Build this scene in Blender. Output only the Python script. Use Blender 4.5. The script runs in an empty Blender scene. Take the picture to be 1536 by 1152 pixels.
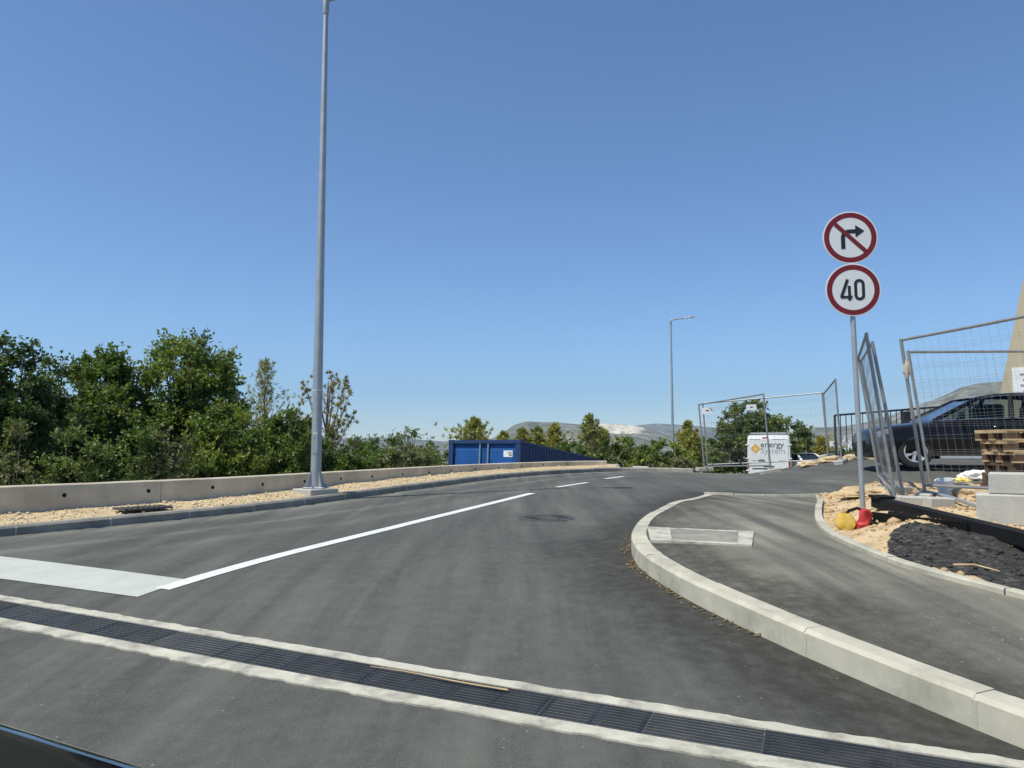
import bpy, bmesh, math, random
import numpy as np
from mathutils import Vector, Matrix, noise as mnoise

scene = bpy.context.scene
COL = scene.collection
R = math.radians
rng = np.random.default_rng(7)
random.seed(7)

# ------------------------------------------------------------------ camera
CAM_Z = 1.30
FPX = 1100.0                      # focal length in photograph pixels (1536 wide)
PITCH = R(4.63)
cam_data = bpy.data.cameras.new('camera')
cam_data.sensor_width = 36.0
cam_data.lens = FPX / 1536.0 * 36.0
cam_data.clip_start = 0.05
cam_data.clip_end = 60000
cam = bpy.data.objects.new('camera', cam_data)
COL.objects.link(cam)
cam.location = (0, 0, CAM_Z)
cam.rotation_euler = (R(90) + PITCH, 0, 0)
scene.camera = cam

# ------------------------------------------------------------------ light
SUN_TO = Vector((-0.43, -0.255, 0.866)).normalized()     # towards the sun
SUN_EL = math.asin(SUN_TO.z)
SUN_AZ = math.atan2(SUN_TO.x, SUN_TO.y)
world = bpy.data.worlds.new('World')
scene.world = world
world.use_nodes = True
wn = world.node_tree.nodes
wl = world.node_tree.links
wn.clear()
sky = wn.new('ShaderNodeTexSky')
sky.sky_type = 'NISHITA'
sky.sun_disc = False
sky.sun_elevation = SUN_EL
sky.sun_rotation = SUN_AZ
sky.altitude = 100
sky.air_density = 0.9
sky.dust_density = 0.0
sky.ozone_density = 8.0
bg = wn.new('ShaderNodeBackground')
bg.inputs['Strength'].default_value = 0.118
wo = wn.new('ShaderNodeOutputWorld')
wl.new(sky.outputs[0], bg.inputs[0])
wl.new(bg.outputs[0], wo.inputs[0])

sun_d = bpy.data.lights.new('sun', 'SUN')
sun_d.energy = 4.2
sun_d.angle = R(0.53)
sun_d.color = (1.0, 0.955, 0.82)
sun = bpy.data.objects.new('sun', sun_d)
COL.objects.link(sun)
sun.rotation_euler = SUN_TO.to_track_quat('Z', 'Y').to_euler()
sun.location = (-20, -12, 40)

scene.view_settings.view_transform = 'Standard'
scene.view_settings.look = 'None'
scene.view_settings.gamma = 1.0
scene.view_settings.use_curve_mapping = False
scene.view_settings.exposure = 0.35

# ------------------------------------------------------------------ materials
def _nt(name):
    m = bpy.data.materials.new(name)
    m.use_nodes = True
    nt = m.node_tree
    return m, nt, nt.nodes['Principled BSDF']

def N(nt, t, **kw):
    n = nt.nodes.new(t)
    for k, v in kw.items():
        if k in n.inputs.keys():
            n.inputs[k].default_value = v
        else:
            setattr(n, k, v)
    return n

def noise_fac(nt, co, scale, detail=4, rough=0.6):
    n = N(nt, 'ShaderNodeTexNoise', Scale=scale, Detail=detail, Roughness=rough)
    nt.links.new(co, n.inputs['Vector'])
    return n.outputs['Fac']

def ramp(nt, fac, stops):
    r = nt.nodes.new('ShaderNodeValToRGB')
    el = r.color_ramp.elements
    while len(el) < len(stops):
        el.new(0.5)
    for e, (p, c) in zip(el, stops):
        e.position = p
        e.color = (c, c, c, 1) if not hasattr(c, '__len__') else (*c[:3], 1)
    nt.links.new(fac, r.inputs[0])
    return r.outputs[0]

def mixc(nt, fac, a, b, mode='MIX'):
    m = nt.nodes.new('ShaderNodeMix')
    m.data_type = 'RGBA'
    m.blend_type = mode
    for sock, v in ((m.inputs['Factor'], fac), (m.inputs['A'], a), (m.inputs['B'], b)):
        if hasattr(v, 'is_linked') or isinstance(v, bpy.types.NodeSocket):
            nt.links.new(v, sock)
        elif hasattr(v, '__len__'):
            sock.default_value = (*v[:3], 1)
        else:
            sock.default_value = v
    # Mix node has several sockets named A/B; use the RGBA ones explicitly
    return m

def rgbmix(nt, fac, a, b, mode='MIX'):
    m = nt.nodes.new('ShaderNodeMixRGB')
    m.blend_type = mode
    for sock, v in ((m.inputs[0], fac), (m.inputs[1], a), (m.inputs[2], b)):
        if isinstance(v, bpy.types.NodeSocket):
            nt.links.new(v, sock)
        elif hasattr(v, '__len__'):
            sock.default_value = (*v[:3], 1)
        else:
            sock.default_value = v
    return m.outputs[0]

def bump(nt, bsdf, h, strength=0.3, dist=0.01):
    b = N(nt, 'ShaderNodeBump', Strength=strength, Distance=dist)
    nt.links.new(h, b.inputs['Height'])
    nt.links.new(b.outputs[0], bsdf.inputs['Normal'])

def mat(name, c, rough=0.6, metal=0.0, var=0.18, scale=6.0, bmp=0.0, bscale=60, dirt=None, dirt_scale=2.0,
        dirt_lo=0.5, dirt_hi=0.75, coat=0.0, spec=None):
    m, nt, b = _nt(name)
    co = N(nt, 'ShaderNodeTexCoord').outputs['Object']
    f = noise_fac(nt, co, scale, 5)
    lo = tuple(x * (1 - var) for x in c)
    hi = tuple(min(1, x * (1 + var)) for x in c)
    colr = ramp(nt, f, [(0.3, lo), (0.7, hi)])
    if dirt:
        fd = ramp(nt, noise_fac(nt, co, dirt_scale, 6, 0.65), [(dirt_lo, 0.0), (dirt_hi, 1.0)])
        colr = rgbmix(nt, fd, colr, dirt)
    nt.links.new(colr, b.inputs['Base Color'])
    b.inputs['Roughness'].default_value = rough
    b.inputs['Metallic'].default_value = metal
    b.inputs['Coat Weight'].default_value = coat
    if spec is not None:
        b.inputs['Specular IOR Level'].default_value = spec
    if bmp:
        bump(nt, b, noise_fac(nt, co, bscale, 4), bmp, 0.01)
    return m

def asphalt_mat(name, dark, light, dust, dust_amt=0.5, seed=0.0):
    m, nt, b = _nt(name)
    tc = N(nt, 'ShaderNodeTexCoord').outputs['Object']
    mp = N(nt, 'ShaderNodeMapping')
    mp.inputs['Location'].default_value = (seed, seed * 2, 0)
    nt.links.new(tc, mp.inputs['Vector'])
    co = mp.outputs[0]
    fine = noise_fac(nt, co, 140, 2, 0.7)
    mid = noise_fac(nt, co, 9, 6, 0.65)
    colr = ramp(nt, fine, [(0.30, dark), (0.62, light), (0.78, tuple(min(1, x * 1.9) for x in light))])
    # patches of wear
    colr = rgbmix(nt, ramp(nt, mid, [(0.36, 0.0), (0.70, 0.45)]), colr, tuple(x * 0.62 for x in dark))
    # stretched tyre dust along the direction of travel
    mp2 = N(nt, 'ShaderNodeMapping')
    mp2.inputs['Rotation'].default_value = (0, 0, R(24))
    mp2.inputs['Scale'].default_value = (2.2, 0.16, 1)
    nt.links.new(co, mp2.inputs['Vector'])
    st = noise_fac(nt, mp2.outputs[0], 1.4, 6, 0.6)
    big = noise_fac(nt, co, 0.55, 5, 0.6)
    fm = N(nt, 'ShaderNodeMath', operation='MULTIPLY')
    nt.links.new(ramp(nt, st, [(0.38, 0.0), (0.72, 1.0)]), fm.inputs[0])
    nt.links.new(ramp(nt, big, [(0.32, 0.15), (0.7, dust_amt)]), fm.inputs[1])
    colr = rgbmix(nt, fm.outputs[0], colr, dust)
    ast = N(nt, 'ShaderNodeAttribute', attribute_name='stain').outputs['Fac']
    mm_ = N(nt, 'ShaderNodeMath', operation='MULTIPLY')
    nt.links.new(ast, mm_.inputs[0]); nt.links.new(ramp(nt, mid, [(0.3, 0.45), (0.6, 1.0)]), mm_.inputs[1])
    colr = rgbmix(nt, mm_.outputs[0], colr, tuple(x * q for x, q in zip(dark, (0.66, 0.60, 0.53))))
    adu = N(nt, 'ShaderNodeAttribute', attribute_name='dust').outputs['Fac']
    md_ = N(nt, 'ShaderNodeMath', operation='MULTIPLY')
    nt.links.new(adu, md_.inputs[0]); nt.links.new(ramp(nt, st, [(0.3, 0.3), (0.65, 1.0)]), md_.inputs[1])
    colr = rgbmix(nt, md_.outputs[0], colr, tuple(min(1, x * 1.15) for x in dust))
    # pale specks of grit
    vo = N(nt, 'ShaderNodeTexVoronoi', Scale=7.0)
    nt.links.new(co, vo.inputs['Vector'])
    sp = ramp(nt, vo.outputs['Distance'], [(0.025, 0.45), (0.06, 0.0)])
    colr = rgbmix(nt, sp, colr, tuple(min(1, x * 2.0) for x in dust))
    nt.links.new(colr, b.inputs['Base Color'])
    b.inputs['Roughness'].default_value = 0.88
    b.inputs['Specular IOR Level'].default_value = 0.3
    bump(nt, b, fine, 0.5, 0.006)
    return m

def leaf_mat(name, translucency=0.28, rough=0.55):
    m, nt, b = _nt(name)
    at = N(nt, 'ShaderNodeAttribute', attribute_name='leaf_colour')
    nt.links.new(at.outputs['Color'], b.inputs['Base Color'])
    b.inputs['Roughness'].default_value = rough
    b.inputs['Specular IOR Level'].default_value = 0.35
    tr = N(nt, 'ShaderNodeBsdfTranslucent')
    tcol = rgbmix(nt, 1.0, at.outputs['Color'], (1.5, 1.5, 0.6), 'MULTIPLY')
    nt.links.new(tcol, tr.inputs[0])
    mx = N(nt, 'ShaderNodeMixShader', Fac=translucency)
    out = nt.nodes['Material Output']
    nt.links.new(b.outputs[0], mx.inputs[1])
    nt.links.new(tr.outputs[0], mx.inputs[2])
    nt.links.new(mx.outputs[0], out.inputs[0])
    return m

def paint_line_mat(name, c, under):
    m, nt, b = _nt(name)
    co = N(nt, 'ShaderNodeTexCoord').outputs['Object']
    f = ramp(nt, noise_fac(nt, co, 38, 6, 0.72), [(0.50, 0.0), (0.72, 0.8)])
    f2 = ramp(nt, noise_fac(nt, co, 2.3, 5, 0.6), [(0.4, 0.2), (0.7, 1.0)])
    fm = N(nt, 'ShaderNodeMath', operation='MULTIPLY')
    nt.links.new(f, fm.inputs[0]); nt.links.new(f2, fm.inputs[1])
    f3 = noise_fac(nt, co, 4, 4)
    cc = ramp(nt, f3, [(0.3, tuple(x * 0.86 for x in c)), (0.7, c)])
    nt.links.new(rgbmix(nt, fm.outputs[0], cc, under), b.inputs['Base Color'])
    b.inputs['Roughness'].default_value = 0.6
    return m

def glass_mat(name, tint=(0.55, 0.62, 0.62), alpha=0.5):
    m, nt, b = _nt(name)
    tr = N(nt, 'ShaderNodeBsdfTransparent')
    tr.inputs[0].default_value = (*tint, 1)
    gl = N(nt, 'ShaderNodeBsdfGlossy', Roughness=0.03)
    gl.inputs[0].default_value = (0.9, 0.95, 1, 1)
    fr = N(nt, 'ShaderNodeFresnel', IOR=1.5)
    ad = N(nt, 'ShaderNodeMath', operation='ADD')
    ad.operation = 'MULTIPLY'; ad.inputs[1].default_value = 0.55
    nt.links.new(fr.outputs[0], ad.inputs[0])
    mx = N(nt, 'ShaderNodeMixShader')
    nt.links.new(ad.outputs[0], mx.inputs[0])
    nt.links.new(tr.outputs[0], mx.inputs[1])
    nt.links.new(gl.outputs[0], mx.inputs[2])
    nt.links.new(mx.outputs[0], nt.nodes['Material Output'].inputs[0])
    return m

MT = {}
MT['road'] = asphalt_mat('asphalt_road', (0.050, 0.052, 0.047), (0.100, 0.103, 0.093), (0.19, 0.185, 0.155), 0.72)
MT['walk'] = asphalt_mat('asphalt_pavement', (0.064, 0.061, 0.052), (0.150, 0.143, 0.120), (0.36, 0.335, 0.265), 1.35, 13.0)
MT['loose'] = mat('loose_asphalt', (0.036, 0.035, 0.033), 0.95, var=0.5, scale=14, bmp=1.0, bscale=38,
                  dirt=(0.14, 0.13, 0.11), dirt_scale=16, dirt_lo=0.52, dirt_hi=0.72, spec=0.2)
MT['line'] = paint_line_mat('road_paint_white', (0.74, 0.75, 0.72), (0.12, 0.12, 0.115))
MT['stop'] = paint_line_mat('road_paint_stop_line', (0.52, 0.535, 0.475), (0.26, 0.25, 0.22))
MT['kerb'] = mat('kerb_concrete', (0.47, 0.445, 0.355), 0.85, var=0.14, scale=4, bmp=0.12, bscale=70,
                 dirt=(0.25, 0.24, 0.195), dirt_scale=2.1, dirt_lo=0.46, dirt_hi=0.72)
MT['kerb_grey'] = mat('kerb_concrete_grey', (0.30, 0.28, 0.235), 0.85, var=0.16, scale=5, bmp=0.3, bscale=70,
                      dirt=(0.13, 0.125, 0.115), dirt_scale=1.6, dirt_lo=0.42, dirt_hi=0.75)
MT['mortar'] = mat('mortar', (0.44, 0.42, 0.345), 0.9, var=0.15, scale=20)
MT['drain_conc'] = mat('drain_surround_concrete', (0.47, 0.45, 0.37), 0.9, var=0.15, scale=7, bmp=0.3, bscale=40,
                       dirt=(0.22, 0.21, 0.175), dirt_scale=4.5, dirt_lo=0.48, dirt_hi=0.68)
MT['grate'] = mat('cast_grate', (0.032, 0.036, 0.042), 0.55, metal=0.3, var=0.3, scale=9,
                  dirt=(0.10, 0.095, 0.085), dirt_scale=3, dirt_lo=0.55, dirt_hi=0.8)
MT['iron'] = mat('cast_iron', (0.085, 0.082, 0.075), 0.65, metal=0.3, var=0.3, scale=12, bmp=0.3)
MT['wall'] = mat('wall_concrete', (0.58, 0.515, 0.395), 0.9, var=0.14, scale=3, bmp=0.25, bscale=40,
                 dirt=(0.37, 0.32, 0.24), dirt_scale=1.1, dirt_lo=0.45, dirt_hi=0.75)
MT['conc'] = mat('concrete_block', (0.44, 0.425, 0.38), 0.9, var=0.14, scale=4, bmp=0.3, bscale=50,
                 dirt=(0.33, 0.29, 0.21), dirt_scale=2.2, dirt_lo=0.5, dirt_hi=0.8)
MT['gravel'] = mat('verge_sand', (0.52, 0.40, 0.235), 0.95, var=0.3, scale=18, bmp=0.8, bscale=40,
                   dirt=(0.36, 0.265, 0.15), dirt_scale=3)
MT['stone'] = mat('limestone_chips', (0.58, 0.475, 0.315), 0.9, var=0.32, scale=7)
MT['dirt'] = mat('excavated_earth', (0.46, 0.335, 0.19), 0.95, var=0.32, scale=6, bmp=0.9, bscale=28,
                 dirt=(0.55, 0.43, 0.27), dirt_scale=2.4, dirt_lo=0.45, dirt_hi=0.7)
MT['clod'] = mat('earth_clods', (0.47, 0.335, 0.185), 0.95, var=0.4, scale=5)
MT['ground'] = mat('dry_ground', (0.20, 0.165, 0.10), 0.95, var=0.35, scale=0.8, bmp=0.5, bscale=8,
                   dirt=(0.085, 0.10, 0.045), dirt_scale=0.12, dirt_lo=0.4, dirt_hi=0.6)
MT['galv'] = mat('galvanised_steel', (0.40, 0.42, 0.43), 0.5, metal=0.55, var=0.12, scale=5)
MT['galv_dark'] = mat('galvanised_tube', (0.30, 0.31, 0.31), 0.5, metal=0.5, var=0.2, scale=6)
MT['black'] = mat('black_plastic', (0.009, 0.009, 0.009), 0.75, var=0.25, scale=6, spec=0.2)
MT['rubber'] = mat('tyre_rubber', (0.022, 0.022, 0.022), 0.8, var=0.2, scale=10)
MT['white_pl'] = mat('white_plastic', (0.78, 0.79, 0.78), 0.5, var=0.06, scale=5, dirt=(0.55, 0.5, 0.4), dirt_scale=3, dirt_lo=0.6, dirt_hi=0.9)
MT['sign_white'] = mat('sign_white', (0.70, 0.72, 0.71), 0.4, var=0.05, scale=4)
MT['sign_red'] = mat('sign_red', (0.17, 0.008, 0.013), 0.4, var=0.1, scale=4)
MT['sign_black'] = mat('sign_black', (0.012, 0.014, 0.018), 0.45, var=0.1, scale=4)
MT['blue'] = mat('container_blue', (0.006, 0.085, 0.31), 0.5, var=0.16, scale=2.2, dirt=(0.035, 0.085, 0.22), dirt_scale=1.4, dirt_lo=0.5, dirt_hi=0.8)
MT['blue_dark'] = mat('container_frame_and_shade_blue', (0.008, 0.040, 0.13), 0.55, var=0.2, scale=3)  # frame, and side panels with their shade put into the colour
MT['car'] = mat('dark_car_paint', (0.007, 0.007, 0.009), 0.2, var=0.05, scale=3, coat=0.0, spec=0.28)
MT['wing'] = mat('black_wing_paint', (0.010, 0.010, 0.013), 0.12, var=0.05, coat=1.0, spec=0.8)
MT['van'] = mat('white_van_paint', (0.76, 0.77, 0.76), 0.3, var=0.03, scale=2, coat=0.4)
MT['glass'] = glass_mat('car_glass')
MT['glass_dark'] = mat('dark_glass', (0.02, 0.024, 0.03), 0.06, var=0.05)
MT['chrome'] = mat('chrome', (0.7, 0.7, 0.7), 0.15, metal=1.0, var=0.05)
MT['alloy'] = mat('alloy_wheel', (0.62, 0.63, 0.64), 0.35, metal=0.6, var=0.08)
MT['lens'] = mat('lamp_lens', (0.24, 0.26, 0.27), 0.1, metal=0.3, var=0.1, coat=1.0)
MT['red_lens'] = mat('red_lens', (0.42, 0.02, 0.02), 0.2, var=0.1)
MT['red'] = mat('red_paint', (0.50, 0.030, 0.030), 0.6, var=0.25, scale=14, dirt=(0.30, 0.14, 0.09), dirt_scale=16)
MT['yellow'] = mat('yellow_paint', (0.52, 0.34, 0.04), 0.65, var=0.25, scale=14, dirt=(0.32, 0.22, 0.09), dirt_scale=14)
MT['pale_yellow'] = mat('pale_yellow_plastic', (0.75, 0.62, 0.16), 0.55, var=0.1, scale=9)
MT['orange'] = mat('orange_print', (0.82, 0.38, 0.05), 0.5, var=0.05)
MT['print'] = mat('dark_grey_print', (0.09, 0.10, 0.11), 0.5, var=0.05)
MT['print2'] = mat('mid_grey_print', (0.30, 0.32, 0.33), 0.5, var=0.05)
MT['wood'] = mat('pallet_wood', (0.50, 0.37, 0.20), 0.85, var=0.25, scale=5, dirt=(0.30, 0.21, 0.11), dirt_scale=4)
MT['wood_dark'] = mat('weathered_wood', (0.10, 0.06, 0.035), 0.9, var=0.3, scale=5)
MT['bark'] = mat('tree_bark', (0.13, 0.10, 0.075), 0.95, var=0.4, scale=9, bmp=0.6, bscale=25)
MT['bark_pale'] = mat('pale_bark', (0.26, 0.225, 0.18), 0.95, var=0.35, scale=9, bmp=0.6, bscale=25)
MT['leaf'] = leaf_mat('broad_leaf')
MT['needle'] = leaf_mat('pine_needle', 0.2, 0.6)
MT['tower'] = mat('beige_concrete', (0.47, 0.405, 0.285), 0.9, var=0.08, scale=0.8, bmp=0.2, bscale=30)
MT['rail'] = mat('dark_railing_paint', (0.018, 0.021, 0.028), 0.45, var=0.15)
MT['house'] = mat('distant_render', (0.75, 0.72, 0.66), 0.9, var=0.15, scale=0.02)

def mountain_mat():
    m, nt, b = _nt('karst_mountain')
    co = N(nt, 'ShaderNodeTexCoord').outputs['Object']
    f = noise_fac(nt, co, 0.012, 8, 0.68)
    c = ramp(nt, f, [(0.36, (0.075, 0.085, 0.045)), (0.52, (0.22, 0.205, 0.165)), (0.70, (0.44, 0.41, 0.35))])
    f2 = noise_fac(nt, co, 0.0022, 4, 0.6)
    c = rgbmix(nt, ramp(nt, f2, [(0.42, 0.0), (0.62, 0.75)]), c, (0.10, 0.105, 0.062))
    # pale quarry faces, at a place of their own on the slope
    at = N(nt, 'ShaderNodeAttribute', attribute_name='quarry')
    q = N(nt, 'ShaderNodeMath', operation='MULTIPLY')
    nt.links.new(at.outputs['Fac'], q.inputs[0])
    nt.links.new(ramp(nt, noise_fac(nt, co, 0.02, 6, 0.7), [(0.38, 0.25), (0.55, 1.0)]), q.inputs[1])
    c = rgbmix(nt, q.outputs[0], c, (0.70, 0.63, 0.50))
    nt.links.new(c, b.inputs['Base Color'])
    b.inputs['Roughness'].default_value = 1.0
    b.inputs['Specular IOR Level'].default_value = 0.0
    return m
MT['mountain'] = mountain_mat()

# ------------------------------------------------------------------ mesh helpers
class MB:
    """collects polygons; build() links them as ONE mesh object"""
    def __init__(self):
        self.v = []; self.f = []; self.mi = []
    def add(self, verts, faces, mi=0):
        o = len(self.v)
        self.v += [tuple(p) for p in verts]
        self.f += [tuple(i + o for i in fc) for fc in faces]
        self.mi += [mi] * len(faces)
        return self
    def box(self, c, s, rz=0.0, mi=0, M=None, ch=0.0):
        x, y, z = s[0] / 2, s[1] / 2, s[2] / 2
        if ch:
            k = ch
            vs = []
            for sz in (-1, 1):
                for (a, b_) in ((-x + k, -y), (x - k, -y), (x, -y + k), (x, y - k), (x - k, y), (-x + k, y), (-x, y - k), (-x, -y + k)):
                    vs.append((a, b_, sz * (z - k)))
            for sz in (-1, 1):
                for (a, b_) in ((-x + k, -y + k), (x - k, -y + k), (x - k, y - k), (-x + k, y - k)):
                    vs.append((a, b_, sz * z))
            fs = []
            for i in range(8):
                j = (i + 1) % 8
                fs.append((i, j, j + 8, i + 8))
            b0, t0 = 16, 20
            cm = [0, 1, 1, 2, 2, 3, 3, 0]
            for i in range(8):
                j = (i + 1) % 8
                if cm[i] == cm[j]:
                    fs.append((j, i, b0 + cm[i])); fs.append((i + 8, j + 8, t0 + cm[i]))
                else:
                    fs.append((j, i, b0 + cm[i], b0 + cm[j])); fs.append((i + 8, j + 8, t0 + cm[j], t0 + cm[i]))
            fs.append((19, 18, 17, 16)); fs.append((20, 21, 22, 23))
        else:
            vs = [(a * x, b_ * y, d * z) for d in (-1, 1) for (a, b_) in ((-1, -1), (1, -1), (1, 1), (-1, 1))]
            fs = [(3, 2, 1, 0), (4, 5, 6, 7), (0, 1, 5, 4), (1, 2, 6, 5), (2, 3, 7, 6), (3, 0, 4, 7)]
        T = M if M is not None else Matrix.Translation(c) @ Matrix.Rotation(rz, 4, 'Z')
        return self.add([T @ Vector(p) for p in vs], fs, mi)
    def tube(self, pts, rad, n=8, cap=True, mi=0, closed=False):
        pts = [Vector(p) for p in pts]
        if not hasattr(rad, '__len__'):
            rad = [rad] * len(pts)
        vs = []; fs = []
        prev = None
        L = len(pts)
        for i, p in enumerate(pts):
            if closed:
                t = pts[(i + 1) % L] - pts[i - 1]
            else:
                t = pts[min(i + 1, L - 1)] - pts[max(i - 1, 0)]
            t = t.normalized() if t.length > 1e-9 else Vector((0, 0, 1))
            if prev is None:
                a = Vector((0, 0, 1)) if abs(t.z) < 0.9 else Vector((1, 0, 0))
                u = t.cross(a).normalized()
            else:
                u = (prev - t * prev.dot(t)).normalized()
            prev = u
            w = t.cross(u)
            for k in range(n):
                an = 2 * math.pi * k / n
                vs.append(p + (u * math.cos(an) + w * math.sin(an)) * rad[i])
        rr = L if closed else L - 1
        for i in range(rr):
            for k in range(n):
                a = i * n + k; b_ = i * n + (k + 1) % n
                c = ((i + 1) % L) * n + (k + 1) % n; d = ((i + 1) % L) * n + k
                fs.append((a, b_, c, d))
        if cap and not closed:
            fs.append(tuple(range(n - 1, -1, -1)))
            fs.append(tuple((L - 1) * n + k for k in range(n)))
        return self.add(vs, fs, mi)
    def lathe(self, prof, axis='Z', n=24, M=None, mi=0, closed=False):
        vs = []; fs = []
        for (r, h) in prof:
            for k in range(n):
                a = 2 * math.pi * k / n
                vs.append(Vector((r * math.cos(a), r * math.sin(a), h)))
        m = len(prof)
        for i in range(m if closed else m - 1):
            for k in range(n):
                fs.append((i * n + k, i * n + (k + 1) % n, ((i + 1) % m) * n + (k + 1) % n, ((i + 1) % m) * n + k))
        if not closed:
            if prof[0][0] > 1e-6: fs.append(tuple(range(n - 1, -1, -1)))
            if prof[-1][0] > 1e-6: fs.append(tuple((m - 1) * n + k for k in range(n)))
        if M is not None:
            vs = [M @ v for v in vs]
        return self.add(vs, fs, mi)
    def prism(self, poly, M, d, mi=0):
        """poly in local xy, extruded by d along local z, then transformed by M"""
        n = len(poly)
        vs = [M @ Vector((p[0], p[1], 0)) for p in poly] + [M @ Vector((p[0], p[1], d)) for p in poly]
        fs = [tuple(range(n - 1, -1, -1)), tuple(range(n, 2 * n))]
        for i in range(n):
            j = (i + 1) % n
            fs.append((i, j, n + j, n + i))
        return self.add(vs, fs, mi)
    def build(self, name, m, parent=None, smooth=False, origin=None, sharp=40):
        me = bpy.data.meshes.new(name)
        v = self.v
        if origin is not None:
            ox, oy, oz = origin
            v = [(p[0] - ox, p[1] - oy, p[2] - oz) for p in v]
        me.from_pydata(v, [], self.f)
        ms = m if isinstance(m, (list, tuple)) else [m]
        for q in ms:
            me.materials.append(MT[q] if isinstance(q, str) else q)
        if len(ms) > 1:
            me.polygons.foreach_set('material_index', self.mi)
        if smooth:
            me.polygons.foreach_set('use_smooth', [True] * len(self.f))
            me.update()
            me.set_sharp_from_angle(angle=R(sharp))
        me.validate()
        me.update()
        o = bpy.data.objects.new(name, me)
        COL.objects.link(o)
        if parent is not None:
            o.parent = parent
        return o

def tag(o, label=None, cat=None, group=None, kind=None):
    if label: o['label'] = label
    if cat: o['category'] = cat
    if group: o['group'] = group
    if kind: o['kind'] = kind
    return o

def thing(name, label, cat, loc=(0, 0, 0), rz=0.0, group=None):
    o = bpy.data.objects.new(name, None)
    COL.objects.link(o)
    o.empty_display_size = 0.2
    o.location = loc
    o.rotation_euler = (0, 0, rz)
    return tag(o, label, cat, group)

def grid_mesh(name, xs, ys, zf, m, keep=None, parent=None, smooth=True):
    xs = np.asarray(xs); ys = np.asarray(ys)
    X, Y = np.meshgrid(xs, ys)
    Z = zf(X, Y)
    nx = len(xs); ny = len(ys)
    V = np.stack([X, Y, Z], -1).reshape(-1, 3)
    idx = np.arange(nx * ny).reshape(ny, nx)
    F = np.stack([idx[:-1, :-1], idx[:-1, 1:], idx[1:, 1:], idx[1:, :-1]], -1).reshape(-1, 4)
    if keep is not None:
        c = V[F].mean(1)
        F = F[keep(c[:, 0], c[:, 1])]
        used = np.unique(F)
        mp = -np.ones(len(V), int); mp[used] = np.arange(len(used))
        V = V[used]; F = mp[F]
    return np_mesh(name, V, F, m, parent, smooth)

def np_mesh(name, V, F, m, parent=None, smooth=False, colours=None):
    me = bpy.data.meshes.new(name)
    k = F.shape[1]
    me.vertices.add(len(V)); me.vertices.foreach_set('co', np.asarray(V, np.float32).ravel())
    me.loops.add(F.size); me.loops.foreach_set('vertex_index', F.astype(np.int32).ravel())
    me.polygons.add(len(F))
    me.polygons.foreach_set('loop_start', np.arange(0, F.size, k, dtype=np.int32))
    me.polygons.foreach_set('loop_total', np.full(len(F), k, np.int32))
    if smooth:
        me.polygons.foreach_set('use_smooth', np.ones(len(F), bool))
    me.update(calc_edges=True)
    me.materials.append(MT[m] if isinstance(m, str) else m)
    if colours is not None:
        a = me.attributes.new('leaf_colour', 'FLOAT_COLOR', 'POINT')
        a.data.foreach_set('color', np.asarray(colours, np.float32).ravel())
    o = bpy.data.objects.new(name, me)
    COL.objects.link(o)
    if parent is not None:
        o.parent = parent
    return o

# ------------------------------------------------------------------ lie of the land
_BY = np.array([-60, 2.6, 3.6, 4.5, 5.5, 6.6, 9, 12.5, 18, 22, 30, 60])
_BZ = np.array([0.0, 0.0, 0.02, 0.10, 0.175, 0.245, 0.30, 0.36, 0.46, 0.50, 0.50, 0.5])
def ss(t):
    t = np.clip(t, 0, 1)
    return t * t * (3 - 2 * t)
def g(X, Y):
    X = np.asarray(X, float); Y = np.asarray(Y, float)
    b = sum(np.interp(Y + d, _BY, _BZ) for d in (-0.6, -0.3, 0, 0.3, 0.6)) / 5
    return b + 0.45 * ss((X - 4.6 - 0.2 * (Y - 13)) / 3.0) * ss((Y - 11.5) / 2.5)
def g1(X, Y):
    return float(g(X, Y))

LEFT = [(-21, -12), (-14.5, -2), (-9.2, 4.2), (-5.65, 8.1), (-3.55, 10.9), (-1.88, 14.6), (0.08, 18.4), (2.3, 20.9), (4.2, 21.2), (6.4, 19.7),
        (8.5, 19.2), (12, 19.6), (30, 20.5)]
def catmull(P, step=0.1):
    P = [np.array(p, float) for p in P]
    P = [2 * P[0] - P[1]] + P + [2 * P[-1] - P[-2]]
    out = []
    for i in range(1, len(P) - 2):
        n = max(4, int(np.linalg.norm(P[i + 1] - P[i]) / step))
        for k in range(n):
            t = k / n
            p0, p1, p2, p3 = P[i - 1:i + 3]
            out.append(0.5 * ((2 * p1) + (-p0 + p2) * t + (2 * p0 - 5 * p1 + 4 * p2 - p3) * t * t + (-p0 + 3 * p1 - 3 * p2 + p3) * t ** 3))
    out.append(P[-2])
    return np.array(out)
def resample(C, step):
    d = np.r_[0, np.cumsum(np.linalg.norm(np.diff(C, axis=0), axis=1))]
    n = max(1, int(round(d[-1] / step)))
    s = np.linspace(0, d[-1], n + 1)
    return np.stack([np.interp(s, d, C[:, k]) for k in range(C.shape[1])], 1)
def cut(C, y0, y1):
    return C[(C[:, 1] >= y0) & (C[:, 1] <= y1)]
def offset_curve(C, d):
    t = np.gradient(C, axis=0)
    t /= np.linalg.norm(t, axis=1)[:, None]
    nrm = np.stack([-t[:, 1], t[:, 0]], 1)       # to the left of travel
    return C + nrm * d

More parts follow.
